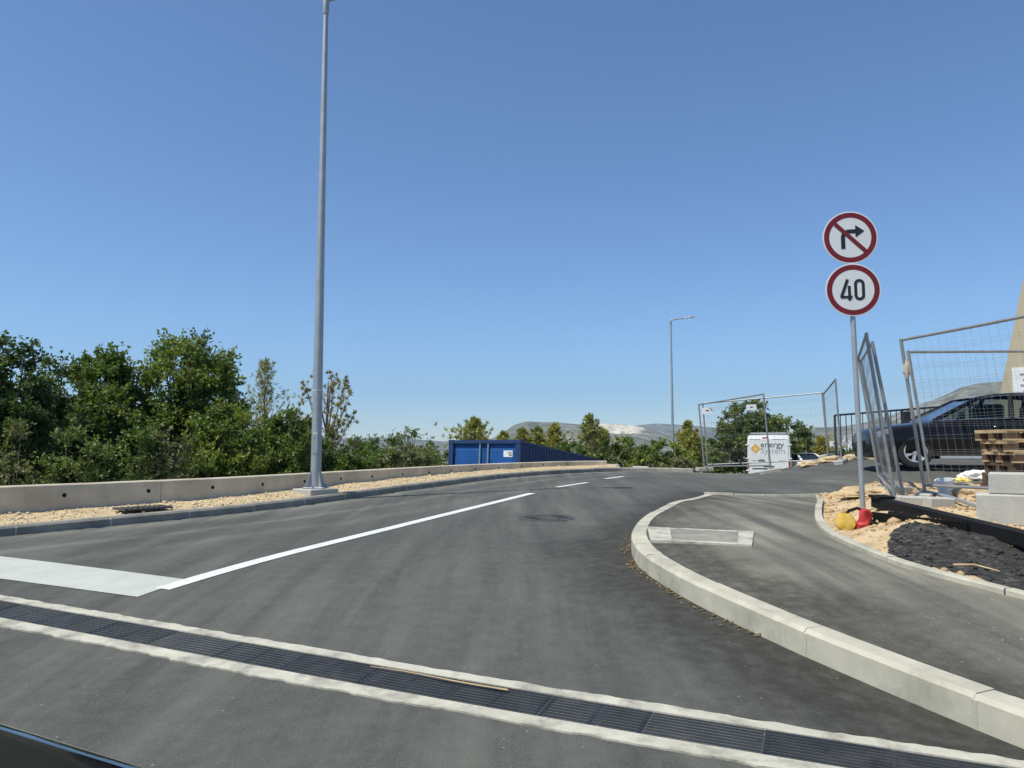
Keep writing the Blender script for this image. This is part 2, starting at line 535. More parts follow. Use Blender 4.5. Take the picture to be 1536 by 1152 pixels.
LC = catmull(LEFT, 0.15)
def inside(poly, X, Y):
    X = np.asarray(X); Y = np.asarray(Y)
    r = np.zeros(X.shape, bool)
    n = len(poly)
    j = n - 1
    for i in range(n):
        xi, yi = poly[i]; xj, yj = poly[j]
        with np.errstate(divide='ignore', invalid='ignore'):
            c = ((yi > Y) != (yj > Y)) & (X < (xj - xi) * (Y - yi) / (yj - yi + 1e-12) + xi)
        r ^= c
        j = i
    return r
ROADPOLY = [tuple(p) for p in LC] + [(30, -12), (-21, -12)]
LSEG = resample(LC, 0.5)
def out_dist(X, Y):
    X = np.asarray(X, float); Y = np.asarray(Y, float)
    sh = X.shape
    x = X.ravel(); y = Y.ravel()
    d = np.full(x.shape, 1e9)
    for p in LSEG:
        d = np.minimum(d, (x - p[0]) ** 2 + (y - p[1]) ** 2)
    d = np.sqrt(d)
    d[inside(ROADPOLY, x, y)] = 0
    return d.reshape(sh)
def terrain(X, Y):
    X = np.asarray(X, float); Y = np.asarray(Y, float)
    zin = g(X, np.minimum(Y, 24)) - 0.16
    tgt = -1.2 + 0.65 * ss((X - 3) / 7.0)
    tgt = tgt - 0.03 * np.clip(Y - 36, 0, 150)
    far = np.hypot(X, Y)
    tgt = tgt - 70 * ss((far - 150) / 1600.0)
    od = out_dist(X, Y)
    z = zin + (tgt - zin) * ss((od - 0.9) / 3.2)
    return z
def t1(X, Y):
    return float(terrain(np.array([X]), np.array([Y]))[0])

# photograph pixel -> ray
_cp, _sp = math.cos(PITCH), math.sin(PITCH)
def ray(px, py):
    a = (px - 768) / FPX; b = (576 - py) / FPX
    return Vector((a, _cp - b * _sp, _sp + b * _cp))
def at(px, py, Y):
    """point seen at that pixel at depth Y metres in front of the camera"""
    d = ray(px, py)
    return Vector((0, 0, CAM_Z)) + d * (Y / d.y)
def on(px, py, hf=None, dz=0.0, y0=2.5, y1=60):
    """where the view through a pixel meets the surface hf"""
    hf = hf or g1
    d = ray(px, py)
    Y = y0
    prev = Y
    while Y < y1:
        p = Vector((0, 0, CAM_Z)) + d * (Y / d.y)
        if p.z <= hf(p.x, p.y) + dz:
            lo, hi = prev, Y
            for _ in range(20):
                mid = (lo + hi) / 2
                p = Vector((0, 0, CAM_Z)) + d * (mid / d.y)
                if p.z <= hf(p.x, p.y) + dz: hi = mid
                else: lo = mid
            return p
        prev = Y
        Y += 0.05
    return at(px, py, y1)

# ------------------------------------------------------------------ ground, road
def axis(lo, hi, step, far, n):
    core = np.arange(lo, hi + 1e-6, step)
    k = np.geomspace(step, far, n)
    return np.r_[(lo - k)[::-1], core, hi + k]
xs = axis(-36, 40, 0.7, 9000, 34)
ys = axis(-16, 60, 0.7, 9000, 34)
tag(grid_mesh('ground', xs, ys, lambda X, Y: terrain(X, Y), 'ground'), kind='structure')

ROAD = tag(grid_mesh('road', np.arange(-22, 30.1, 0.15), np.arange(-12, 23, 0.15), lambda X, Y: g(X, Y), 'road',
              keep=lambda x, y: inside(ROADPOLY, x, y)), kind='structure')

# kerbs -----------------------------------------------------------
def sweep(C, prof, hmul=None, zf=None):
    """C (n,2) curve; prof list of (offset to the left of travel, height, scaled?) -> MB"""
    zf = zf or g
    m = MB()
    t = np.gradient(C, axis=0); t /= np.linalg.norm(t, axis=1)[:, None]
    nr = np.stack([-t[:, 1], t[:, 0]], 1)
    z0 = zf(C[:, 0], C[:, 1])
    vs = []
    k = len(prof)
    for i in range(len(C)):
        for (o, h) in prof:
            hh = h * (hmul[i] if (hmul is not None and h > 0) else 1)
            vs.append((C[i, 0] + nr[i, 0] * o, C[i, 1] + nr[i, 1] * o, z0[i] + hh))
    fs = []
    for i in range(len(C) - 1):
        for j in range(k):
            a = i * k + j; b = i * k + (j + 1) % k
            fs.append((a, b, b + k, a + k))
    fs.append(tuple(range(k)))
    fs.append(tuple((len(C) - 1) * k + j for j in range(k - 1, -1, -1)))
    return m.add(vs, fs)
def kerb_row(name, C, prof, m, stone, hm=None, gap=0.012, parent=None, mortar=True):
    root = bpy.data.objects.new(name, None); COL.objects.link(root); tag(root, kind='structure')
    Cf = resample(C, 0.02)
    d = np.r_[0, np.cumsum(np.linalg.norm(np.diff(Cf, axis=0), axis=1))]
    n = int(d[-1] / stone)
    mo = MB()
    for i in range(n):
        s = np.linspace(i * stone + gap / 2, (i + 1) * stone - gap / 2, 6)
        P = np.stack([np.interp(s, d, Cf[:, 0]), np.interp(s, d, Cf[:, 1])], 1)
        j = random.uniform(-0.004, 0.004); jz = random.uniform(-0.004, 0.004)
        pr = [(o + j, h + jz if h > 0 else h) for (o, h) in prof]
        hmul = None if hm is None else hm(s / d[-1])
        sweep(P, pr, hmul).build('kerb_stone', m, root)
        if mortar:
            w = random.uniform(0.008, 0.018)
            s = np.linspace((i + 1) * stone - w, (i + 1) * stone + w, 2)
            if s[-1] < d[-1]:
                P = np.stack([np.interp(s, d, Cf[:, 0]), np.interp(s, d, Cf[:, 1])], 1)
                hmul = None if hm is None else hm(s / d[-1])
                pm = [(o + (-0.001 if o < 0.05 else 0), h - 0.006 if h > 0 else h) for (o, h) in prof]
                q = sweep(P, pm, hmul)
                mo.add(q.v, q.f)
    if mortar and mo.v:
        tag(mo.build('mortar_joint', 'mortar', root), kind='stuff')
    return root

LK = cut(LC[LC[:, 0] < 5.6], 1.5, 22)
kerb_row('kerb', LK, [(0.0, -0.12), (0.0, 0.085), (0.02, 0.11), (0.14, 0.112), (0.14, -0.12)], 'kerb_grey', 1.0, gap=0.006)

RIGHT = [(3.9, 13.55), (3.45, 13.2), (2.75, 11.6), (2.13, 10.2), (1.55, 8.75), (1.25, 7.7), (1.12, 6.9), (1.12, 6.2), (1.30, 5.35), (1.58, 4.55), (1.85, 3.92),
         (2.03, 3.5), (2.2, 3.1), (2.55, 2.3), (3.0, 1.2), (3.6, 0)]
RC = catmull(RIGHT, 0.06)
def rk_h(s):      # dropped at the far crossing point, full height after
    return 0.14 + 0.86 * ss((np.asarray(s) - 0.02) / 0.26)
RKH = 0.155
kerb_row('kerb', RC, [(0.0, -0.12), (0.005, RKH - 0.022), (0.028, RKH), (0.15, RKH + 0.002), (0.15, -0.12)], 'kerb', 1.0, rk_h, gap=0.005)
EDGE = [(5.15, 12.55), (4.55, 11.0), (3.85, 9.4), (3.36, 8.2), (3.08, 7.3), (2.98, 6.5), (3.02, 5.8), (3.22, 5.2), (3.5, 4.6), (3.95, 3.8), (4.5, 2.7), (5.2, 1.4), (5.9, 0)]
EC = catmull(EDGE, 0.06)

# pavement sheet between kerb and edging
nP, nQ = 130, 16
Ri = resample(offset_curve(RC, 0.145), 0.05); Rs = np.linspace(0, 1, nP)
def param(C, s):
    d = np.r_[0, np.cumsum(np.linalg.norm(np.diff(C, axis=0), axis=1))]; d /= d[-1]
    return np.stack([np.interp(s, d, C[:, 0]), np.interp(s, d, C[:, 1])], 1)
A_ = param(Ri, Rs); B_ = param(EC, Rs)
# bitumen stain along the kerb, tyre dust along the outer lane
def road_marks(o, kerb_d0=0.95, amt=0.9, dust=True):
    n = len(o.data.vertices); co = np.empty(n * 3); o.data.vertices.foreach_get('co', co); co = co.reshape(-1, 3)
    x, y = co[:, 0], co[:, 1]
    def dist(C):
        d = np.full(n, 1e9)
        for p in resample(C, 0.2): d = np.minimum(d, (x - p[0]) ** 2 + (y - p[1]) ** 2)
        return np.sqrt(d)
    near = (np.abs(x) < 14) & (y > 0)
    nz = np.zeros(n)
    for i in np.nonzero(near)[0]: nz[i] = mnoise.fractal(Vector((x[i] * 0.9, y[i] * 0.9, 5.0)), 0.9, 2.0, 4)
    st_ = amt * (1 - ss((dist(RC) + nz * 0.45 - 0.15) / kerb_d0))
    o.data.attributes.new('stain', 'FLOAT', 'POINT').data.foreach_set('value', st_.astype(np.float32))
    if dust:
        dl = dist(LC[LC[:, 0] < 6])
        du = sum(a * np.exp(-((dl + nz * 0.12 - c) / w) ** 2) for (c, w, a) in ((0.22, 0.22, 0.65), (1.15, 0.09, 0.55), (2.0, 0.16, 0.30)))
        o.data.attributes.new('dust', 'FLOAT', 'POINT').data.foreach_set('value', np.clip(du, 0, 1).astype(np.float32))
road_marks(ROAD)
def walk_h(X, Y):
    # nearest station along the kerb
    d = (A_[:, 0] - X) ** 2 + (A_[:, 1] - Y) ** 2
    return float(RKH * rk_h(Rs[int(np.argmin(d))]) - 0.004)
V = []
for i in range(nP):
    hA = RKH * float(rk_h(Rs[i])) - 0.004
    for q in range(nQ):
        u = q / (nQ - 1)
        p = A_[i] * (1 - u) + B_[i] * u
        V.append((p[0], p[1], g1(*p) + hA + 0.012 * math.sin(u * 3.1)))
idx = np.arange(nP * nQ).reshape(nP, nQ)
F = np.stack([idx[:-1, :-1], idx[1:, :-1], idx[1:, 1:], idx[:-1, 1:]], -1).reshape(-1, 4)
WALK = tag(np_mesh('pavement', np.array(V), F[:, ::-1], 'walk', smooth=True), kind='structure')
road_marks(WALK, 0.75, 0.75, False)
def walk_z(X, Y):
    return g1(X, Y) + walk_h(X, Y) + 0.006

kerb_row('kerb', EC, [(0.0, -0.1), (0.0, 0.185), (0.008, 0.195), (0.078, 0.195), (0.078, -0.1)], 'kerb', 1.0, lambda s: 0.35 + 0.65 * ss(np.asarray(s) / 0.22), mortar=False)
# flush kerb closing the far end of the pavement
FK = np.array([[3.5, 13.36], [4.1, 13.08], [4.7, 12.86], [5.45, 12.64]])
kerb_row('kerb', resample(FK, 0.1), [(-0.02, -0.1), (-0.02, 0.05), (-0.2, 0.056), (-0.2, -0.1)][::-1], 'kerb', 0.515, mortar=False)

# markings ----------------------------------------------------------
def flat_strip(name, pts, w, m, dz=0.005, n=None):
    C = resample(np.array(pts, float), 0.12)
    t = np.gradient(C, axis=0); t /= np.linalg.norm(t, axis=1)[:, None]
    nr = np.stack([-t[:, 1], t[:, 0]], 1)
    V = []
    for i in range(len(C)):
        for s in (-0.5, -0.17, 0.17, 0.5):
            p = C[i] + nr[i] * w * s
            V.append((p[0], p[1], g1(*p) + dz))
    idx = np.arange(len(C) * 4).reshape(-1, 4)
    F = np.stack([idx[:-1, :-1], idx[:-1, 1:], idx[1:, 1:], idx[1:, :-1]], -1).reshape(-1, 4)
    return tag(np_mesh(name, np.array(V), F[:, ::-1], m), kind='structure')
def quad_patch(name, c4, hf, m, dz, n=14, kind='structure', parent=None):
    c = [np.array(q[:2], float) for q in c4]
    V = []
    for i in range(n + 1):
        for j in range(n + 1):
            u, v = i / n, j / n
            p = (c[0] * (1 - u) + c[1] * u) * (1 - v) + (c[3] * (1 - u) + c[2] * u) * v
            V.append((p[0], p[1], hf(*p) + dz))
    idx = np.arange((n + 1) ** 2).reshape(n + 1, n + 1)
    F = np.stack([idx[:-1, :-1], idx[1:, :-1], idx[1:, 1:], idx[:-1, 1:]], -1).reshape(-1, 4)
    o = np_mesh(name, np.array(V), F, m, parent)
    return tag(o, kind=kind) if kind else o
w1 = on(243, 884); w2 = on(590, 791.5); w3 = on(798, 740)
flat_strip('lane_line', [w1[:2], w2[:2], w3[:2]], 0.15, 'line', 0.0052)
for a, b in (((835, 731), (881, 724)), ((908, 718.4), (935, 715))):
    pa, pb = on(*a), on(*b)
    flat_strip('lane_line', [pa[:2], ((pa + pb) / 2)[:2], pb[:2]], 0.12, 'line', 0.006)
sl = [on(-260, 806), on(281, 870), on(206, 896), on(-300, 832)]
quad_patch('stop_line', sl, g1, 'stop', 0.0045, 34)

# ------------------------------------------------------------------ verge and wall on the outer side
VC = resample(cut(LC[LC[:, 0] < 3.4], 1.0, 22), 0.25)
V = []
for i, p in enumerate(VC):
    pass
t_ = np.gradient(VC, axis=0); t_ /= np.linalg.norm(t_, axis=1)[:, None]
nr_ = np.stack([-t_[:, 1], t_[:, 0]], 1)
VW = 0.92                      # kerb to wall
def verge_z(X, Y, o):
    return g1(X, Y) + 0.095 + 0.05 * float(ss((o - 0.15) / 0.7)) + 0.025 * mnoise.noise(Vector((X * 2.2, Y * 2.2, 1.7)))
nO = 9
for i in range(len(VC)):
    for k in range(nO):
        o = 0.13 + (VW + 0.10 - 0.13) * k / (nO - 1)
        p = VC[i] + nr_[i] * o
        V.append((p[0], p[1], verge_z(p[0], p[1], o)))
idx = np.arange(len(VC) * nO).reshape(-1, nO)
F = np.stack([idx[:-1, :-1], idx[1:, :-1], idx[1:, 1:], idx[:-1, 1:]], -1).reshape(-1, 4)
tag(np_mesh('verge', np.array(V), F[:, ::-1], 'gravel', smooth=True), kind='structure')

_OCT = np.array([(1, 0, 0), (0, 1, 0), (-1, 0, 0), (0, -1, 0), (0, 0, 1), (0, 0, -1), ], float)
_OF = np.array([(0, 1, 4), (1, 2, 4), (2, 3, 4), (3, 0, 4), (1, 0, 5), (2, 1, 5), (3, 2, 5), (0, 3, 5)])
# 14-vertex rounder pebble
_ICO = None
def _ico():
    bm = bmesh.new(); bmesh.ops.create_icosphere(bm, subdivisions=1, radius=1.0)
    v = np.array([p.co[:] for p in bm.verts]); f = np.array([[q.index for q in fc.verts] for fc in bm.faces]); bm.free()
    return v, f
_ICO = _ico()
def pebbles(name, pos, size, m, flat=0.65, parent=None):
    v0, f0 = _ICO
    n = len(pos)
    V = np.empty((n, len(v0), 3)); 
    for i in range(n):
        q = v0 * (1 + rng.uniform(-0.42, 0.42, (len(v0), 1)))
        q = q * rng.uniform(0.65, 1.3, 3) * np.array([1, 1, flat])
        a = rng.uniform(0, 6.28); c, s = math.cos(a), math.sin(a)
        q = q @ np.array([[c, -s, 0], [s, c, 0], [0, 0, 1]])
        V[i] = q * size[i] + pos[i]
    F = (f0[None] + (np.arange(n) * len(v0))[:, None, None]).reshape(-1, 3)
    return tag(np_mesh(name, V.reshape(-1, 3), F, m, parent), kind='stuff')
pos = []; sz = []
for _ in range(7000):
    i = int(rng.integers(0, len(VC) - 1)); u = rng.uniform()
    p0 = VC[i] * (1 - u) + VC[i + 1] * u
    o = rng.uniform(0.17, VW - 0.03)
    p = p0 + nr_[i] * o
    s = float(rng.choice([0.012, 0.018, 0.026, 0.04], p=[0.55, 0.34, 0.09, 0.02])) * rng.uniform(0.45, 0.85)
    pos.append((p[0], p[1], verge_z(p[0], p[1], o) + s * 0.25)); sz.append(s)
tag(pebbles('gravel', np.array(pos), sz, 'stone'), 'pale limestone gravel scattered along the verge', 'gravel')

# wall ------------------------------------------------------------
WALL_TOP = 0.775
wroot = thing('concrete_wall', 'long low beige concrete wall with small drain holes behind the gravel verge', 'wall', (float(VC[30][0]), float(VC[30][1]), 0))
wo_ = Vector(wroot.location)
WC = offset_curve(resample(cut(LC[LC[:, 0] < 3.25], 0.5, 22), 0.1), VW)
WC = resample(WC, 0.05)
dW = np.r_[0, np.cumsum(np.linalg.norm(np.diff(WC, axis=0), axis=1))]
seg = 3.1
nseg = int(math.ceil(dW[-1] / seg))
for i in range(nseg):
    s0, s1 = i * seg + 0.004, min((i + 1) * seg - 0.004, dW[-1])
    s = np.linspace(s0, s1, 8)
    P = np.stack([np.interp(s, dW, WC[:, 0]), np.interp(s, dW, WC[:, 1])], 1)
    tt = np.gradient(P, axis=0); tt /= np.linalg.norm(tt, axis=1)[:, None]
    nn = np.stack([-tt[:, 1], tt[:, 0]], 1)
    m = MB(); vs = []
    top = WALL_TOP + random.uniform(-0.006, 0.006)
    pr = [(0, -0.5), (0, top - 0.012), (0.012, top), (0.208, top), (0.22, top - 0.012), (0.22, -0.9)]
    for q in range(len(P)):
        for (o, z) in pr:
            zz = z + (0.004 * mnoise.noise(Vector((P[q][0] * 3, P[q][1] * 3, 0))) if z > 0.3 else 0)
            vs.append((P[q][0] + nn[q][0] * o, P[q][1] + nn[q][1] * o, zz))
    k = len(pr); fs = []
    for q in range(len(P) - 1):
        for j in range(k):
            a = q * k + j; b = q * k + (j + 1) % k
            fs.append((a, a + k, b + k, b))
    fs.append(tuple(range(k - 1, -1, -1))); fs.append(tuple((len(P) - 1) * k + j for j in range(k)))
    m.add(vs, fs).build('wall_panel', 'wall', wroot, origin=wo_)
# drain holes: short dark pipes standing proud of the face
for s in np.arange(1.0, dW[-1] - 0.5, 1.02):
    s = s + random.uniform(-0.08, 0.08)
    x = np.interp(s, dW, WC[:, 0]); y = np.interp(s, dW, WC[:, 1])
    x2 = np.interp(s + 0.02, dW, WC[:, 0]); y2 = np.interp(s + 0.02, dW, WC[:, 1])
    t = Vector((x2 - x, y2 - y, 0)).normalized(); n = Vector((-t.y, t.x, 0))
    c = Vector((x, y, max(WALL_TOP - 0.135, g1(x, y) + 0.2)))
    m = MB(); Mx = Matrix.Translation(c - n * 0.004) @ n.to_track_quat('Z', 'Y').to_matrix().to_4x4()
    m.lathe([(0.026, 0), (0.026, 0.03), (0.018, 0.03), (0.018, 0.006), (0.0005, 0.006)][::-1], n=12, M=Mx)
    m.build('drain_hole', 'black', wroot, origin=wo_)

# low loose slabs where the wall ends
for i, (a, b, h) in enumerate((((893, 700), (925, 700), 0.07), ((948, 704), (968, 704), 0.06))):
    p = on(a[0], a[1] + 3); q = on(b[0], b[1] + 3)
    c = (p + q) / 2
    m = MB(); L = max(0.45, (q - p).length)
    m.box((0, 0, 0.09), (L, 0.35, 0.18), 0, ch=0.012)
    o = m.build('concrete_slab', 'conc')
    o.location = (c.x + 0.1, c.y + 0.25, g1(c.x, c.y) - 0.05); o.rotation_euler = (0.04, 0.02, 0.15 - 0.4 * i)
    tag(o, ['long broken concrete slab lying past the end of the low wall', 'small broken concrete piece lying on the road edge beyond the wall slab'][i], 'slab')

# flat cover on the verge
pc = on(215, 763, dz=0.14)
m = MB(); m.box((0, 0, 0), (0.62, 0.36, 0.02))
for k in range(9):
    m.box((-0.27 + k * 0.0675, 0, 0.014), (0.02, 0.32, 0.012))
o = m.build('gully_cover', 'iron'); o.location = (pc.x, pc.y, verge_z(pc.x, pc.y, 0.5) + 0.02); o.rotation_euler = (0.0, 0.0, 0.86)
tag(o, 'dark slotted metal cover lying on the gravel by the concrete wall', 'drain cover')

# ------------------------------------------------------------------ manhole
pc = on(820, 777)
mh = thing('manhole_cover', 'round dark iron manhole cover set in the road', 'manhole', (pc.x, pc.y, pc.z))
sl_ = (g1(pc.x, pc.y + 0.3) - g1(pc.x, pc.y - 0.3)) / 0.6
mh.rotation_euler = (math.atan(sl_), 0, 0)
m = MB(); m.lathe([(0.37, -0.05), (0.37, 0.006), (0.325, 0.008), (0.325, -0.05)], n=40, closed=True); m.build('frame_ring', 'iron', mh)
m = MB(); m.lathe([(0.32, -0.04), (0.32, 0.005), (0.0005, 0.007)], n=40)
for k in range(18):
    a = k * math.pi / 9
    m.box((0, 0, 0), (1, 1, 1), M=Matrix.Rotation(a, 4, 'Z') @ Matrix.Translation((0.215, 0, 0.008)) @ Matrix.Diagonal((0.15, 0.022, 0.008, 1)))
m.build('lid', 'iron', mh)

# ------------------------------------------------------------------ drainage channel across the road
D0 = on(-330, 842); D1 = on(1500, 1148)
fa = np.array([on(0, 892)[:2], on(500, 976)[:2], on(1000, 1057.5)[:2]])
dd = fa[2] - fa[0]; dd /= np.linalg.norm(dd)
dn = np.array([dd[1], -dd[0]]); 
if dn[1] > 0: dn = -dn                     # towards the camera
Da = fa.mean(0) - dd * (np.dot(fa.mean(0) - fa[0], dd) + 2.6)
DL = 10.6
droot = thing('drainage_channel', 'slotted black drainage channel in pale concrete across the road', 'drain', (float(Da[0]), float(Da[1]), g1(*Da)))
do_ = Vector(droot.location)
def dstrip(name, o0, o1, m, dz, rag0=0.0, rag1=0.0, h=0.1):
    n = 260; vs = []; fs = []
    for i in range(n + 1):
        s = DL * i / n
        for (o, rg, top) in ((o0, rag0, 0), (o0, rag0, 1), (o1, rag1, 1), (o1, rag1, 0)):
            oo = o + rg * 0.6 * mnoise.noise(Vector((s * 2.4, o * 7, 0.3))) + rg * 0.7 * mnoise.noise(Vector((s * 8, o * 7, 4.3))) + rg * 0.5 * mnoise.noise(Vector((s * 19, o * 7, 2.3)))
            p = Da + dd * s + dn * oo
            vs.append((p[0], p[1], g1(*p) + (dz if top else dz - h)))
    for i in range(n):
        for j in range(4):
            a = i * 4 + j; b = i * 4 + (j + 1) % 4
            fs.append((a, b, b + 4, a + 4))
    MB().add(vs, fs).build(name, m, droot, origin=do_)
dstrip('concrete_surround', 0.022, 0.105, 'drain_conc', 0.008, 0.022, 0.0)
dstrip('concrete_surround', 0.375, 0.478, 'drain_conc', 0.009, 0.0, 0.026)
dstrip('channel_bed', 0.105, 0.375, 'black', -0.035, 0, 0)
k = 0
for i in range(int(DL / 0.5)):
    s0, s1 = i * 0.5 + 0.003, i * 0.5 + 0.497
    m = MB(); tilt = random.uniform(-0.002, 0.002)
    def pt(s, o, dz):
        p = Da + dd * s + dn * o
        return (p[0], p[1], g1(*p) + dz + tilt)
    for b in range(9):
        oc = 0.117 + 0.0307 * b
        w = 0.0085
        vs = []
        for s in (s0, s1):
            for (o, dz) in ((oc - w, -0.030), (oc - w, 0.0025), (oc + w, 0.0025), (oc + w, -0.030)):
                vs.append(pt(s, o, dz))
        m.add(vs, [(0, 1, 5, 4), (1, 2, 6, 5), (2, 3, 7, 6), (3, 0, 4, 7), (3, 2, 1, 0), (4, 5, 6, 7)])
    for s in (s0 + 0.012, (s0 + s1) / 2, s1 - 0.012):
        vs = []
        for ds in (-0.010, 0.010):
            for (o, dz) in ((0.109, -0.028), (0.109, 0.0005), (0.371, 0.0005), (0.371, -0.028)):
                vs.append(pt(s + ds, o, dz))
        m.add(vs, [(0, 1, 5, 4), (1, 2, 6, 5), (2, 3, 7, 6), (3, 0, 4, 7), (3, 2, 1, 0), (4, 5, 6, 7)])
    m.build('grate', 'grate', droot, origin=do_)
# stick lying on the grating
p0, p1 = on(556, 998, dz=0.02), on(762, 1034, dz=0.02)
m = MB(); pts = []
for i in range(9):
    u = i / 8; p = p0.lerp(p1, u)
    pts.append((p.x, p.y + 0.008 * math.sin(u * 7), g1(p.x, p.y) + 0.014 + 0.004 * math.sin(u * 3)))
m.tube(pts, [0.002 + 0.0035 * i / 8 for i in range(9)], 6)
tag(m.build('stick', 'wood', smooth=True), 'thin pale wooden stick lying on the drainage grating', 'stick')

# ------------------------------------------------------------------ framed slab in the pavement
q4 = [on(971, 793, walk_z), on(1131, 800, walk_z), on(1128, 821, walk_z), on(976, 813, walk_z)]
fs_root = thing('inspection_slab', 'rectangular concrete framed slab set in the asphalt pavement', 'slab', tuple(q4[0]))
def mixq(u, v):
    return (q4[0] * (1 - u) + q4[1] * u) * (1 - v) + (q4[3] * (1 - u) + q4[2] * u) * v
def qbar(name, u0, u1, v0, v1, m_, h):
    m = MB(); vs = []
    for (u, v) in ((u0, v0), (u1, v0), (u1, v1), (u0, v1)):
        p = mixq(u, v); vs.append((p.x, p.y, walk_z(p.x, p.y) - 0.05))
    for (u, v) in ((u0, v0), (u1, v0), (u1, v1), (u0, v1)):
        p = mixq(u, v); vs.append((p.x, p.y, walk_z(p.x, p.y) + h))
    m.add(vs, [(3, 2, 1, 0), (4, 5, 6, 7), (0, 1, 5, 4), (1, 2, 6, 5), (2, 3, 7, 6), (3, 0, 4, 7)])
    m.build(name, m_, fs_root, origin=fs_root.location)
qbar('frame_end', 0.0, 0.22, 0.0, 1.0, 'drain_conc', 0.022)
qbar('frame_end', 0.86, 1.0, 0.0, 1.0, 'drain_conc', 0.022)
qbar('frame_side', 0.222, 0.858, 0.0, 0.09, 'drain_conc', 0.020)
qbar('frame_side', 0.222, 0.858, 0.90, 1.0, 'drain_conc', 0.020)
qbar('slab', 0.223, 0.857, 0.093, 0.897, 'kerb_grey', 0.012)

# ------------------------------------------------------------------ earth island beside the pavement
EPOLY = [tuple(p) for p in offset_curve(EC, 0.04)] + [(16, 0), (16, 11.6), (10, 11.9), (7, 12.2), (5.4, 12.55)]
ECs = resample(EC, 0.25)
def dirt(X, Y):
    X = np.asarray(X, float); Y = np.asarray(Y, float)
    sh = X.shape; x = X.ravel(); y = Y.ravel()
    d = np.full(x.shape, 1e9)
    for p in ECs:
        d = np.minimum(d, (x - p[0]) ** 2 + (y - p[1]) ** 2)
    d = np.sqrt(d)
    far = np.clip((12.7 - y) / 0.7, 0, 1)
    base = g(x * 0, np.minimum(y, 12.5))
    h = 0.135 * (0.35 + 0.65 * far) + 0.17 * ss((d - 0.1) / 0.9) * far * ss((y - 5.4) / 1.8)
    nz = np.array([mnoise.fractal(Vector((a * 1.3, b * 1.3, 3.1)), 0.8, 2.0, 4) for a, b in zip(x, y)])
    nz2 = np.array([mnoise.noise(Vector((a * 6.5, b * 6.5, 8.1))) for a, b in zip(x, y)])
    amp = 0.2 + 0.8 * ss(d / 0.5)
    h = h + (0.05 * nz + 0.022 * nz2) * amp * (0.35 + 0.65 * ss((y - 6.2) / 1.0))
    return (base + h).reshape(sh)
def dirt1(X, Y):
    return float(dirt(np.array([X]), np.array([Y]))[0])
DIRT = grid_mesh('earth', np.arange(2.6, 16, 0.09), np.arange(0.5, 12.8, 0.09), dirt, 'dirt', keep=lambda x, y: inside(EPOLY, x, y))
tag(DIRT, kind='structure')
# loose black asphalt spread over the near part
b0 = [on(1330, 838, dirt1), on(1470, 868, dirt1), on(1560, 900, dirt1), on(1620, 850, dirt1), on(1560, 818, dirt1), on(1400, 786, dirt1), on(1345, 792, dirt1), on(1330, 815, dirt1)]
LP = [(p.x, p.y) for p in b0[:2]] + [(b0[2].x, b0[2].y), (b0[2].x + 1.6, b0[2].y - 0.8), (b0[3].x + 1.5, b0[3].y)] + [(p.x, p.y) for p in b0[4:]]
LP = [tuple(q) for q in catmull(LP + [LP[0]], 0.1)]
LPc = resample(np.array(LP), 0.1)
def loose_z(X, Y):
    x = X.ravel(); y = Y.ravel()
    d = np.full(x.shape, 1e9)
    for p in LPc: d = np.minimum(d, (x - p[0]) ** 2 + (y - p[1]) ** 2)
    d = np.sqrt(d); ins = inside(LP, x, y)
    d = np.where(ins, d, -d)
    nz = np.array([0.03 * mnoise.fractal(Vector((a * 2.6, b * 2.6, 9)), 0.8, 2.0, 5) + 0.03 * mnoise.noise(Vector((a * 9, b * 9, 2))) for a, b in zip(x, y)])
    z = dirt(x, y) + np.where(d > 0, 0.010 + 0.012 * ss(d / 0.2) + 0.6 * nz * ss(d / 0.15), -0.04)
    return z.reshape(X.shape)
lx = np.array(LP)
tag(grid_mesh('loose_asphalt', np.arange(lx[:, 0].min() - 0.1, min(lx[:, 0].max(), 8) + 0.1, 0.045), np.arange(lx[:, 1].min() - 0.1, lx[:, 1].max() + 0.1, 0.045),
              loose_z, 'loose', keep=lambda x, y: inside(EPOLY, x, y)), 'patch of loose black asphalt spread beside the pavement edging', 'asphalt', kind='stuff')
# clods and stones on the earth
pos = []; sz = []
while len(pos) < 4200:
    x = rng.uniform(2.9, 9.5); y = rng.uniform(4.6, 12.4)
    if not inside(EPOLY, np.array([x]), np.array([y]))[0] or inside(LP, np.array([x]), np.array([y]))[0]: continue
    s = float(rng.choice([0.010, 0.017, 0.028, 0.05], p=[0.42, 0.38, 0.16, 0.04])) * rng.uniform(0.7, 1.15)
    pos.append((x, y, 0)); sz.append(s)
pos = np.array(pos); pos[:, 2] = dirt(pos[:, 0], pos[:, 1]) + np.array(sz) * 0.2
tag(pebbles('rubble', pos, sz, 'clod', 0.75), 'orange earth clods and stones heaped on the construction verge', 'rubble')
pos = []; sz = []
for _ in range(900):
    x = rng.uniform(lx[:, 0].min(), 7); y = rng.uniform(lx[:, 1].min(), lx[:, 1].max())
    if inside(LP, np.array([x]), np.array([y]))[0] and inside(EPOLY, np.array([x]), np.array([y]))[0]:
        s = rng.uniform(0.008, 0.026); pos.append((x, y, 0)); sz.append(s)
pos = np.array(pos); pos[:, 2] = loose_z(pos[:, 0], pos[:, 1]) + np.array(sz) * 0.2
tag(pebbles('asphalt_crumbs', pos, sz, 'loose', 0.8), 'black asphalt crumbs lying on the loose asphalt patch', 'asphalt')

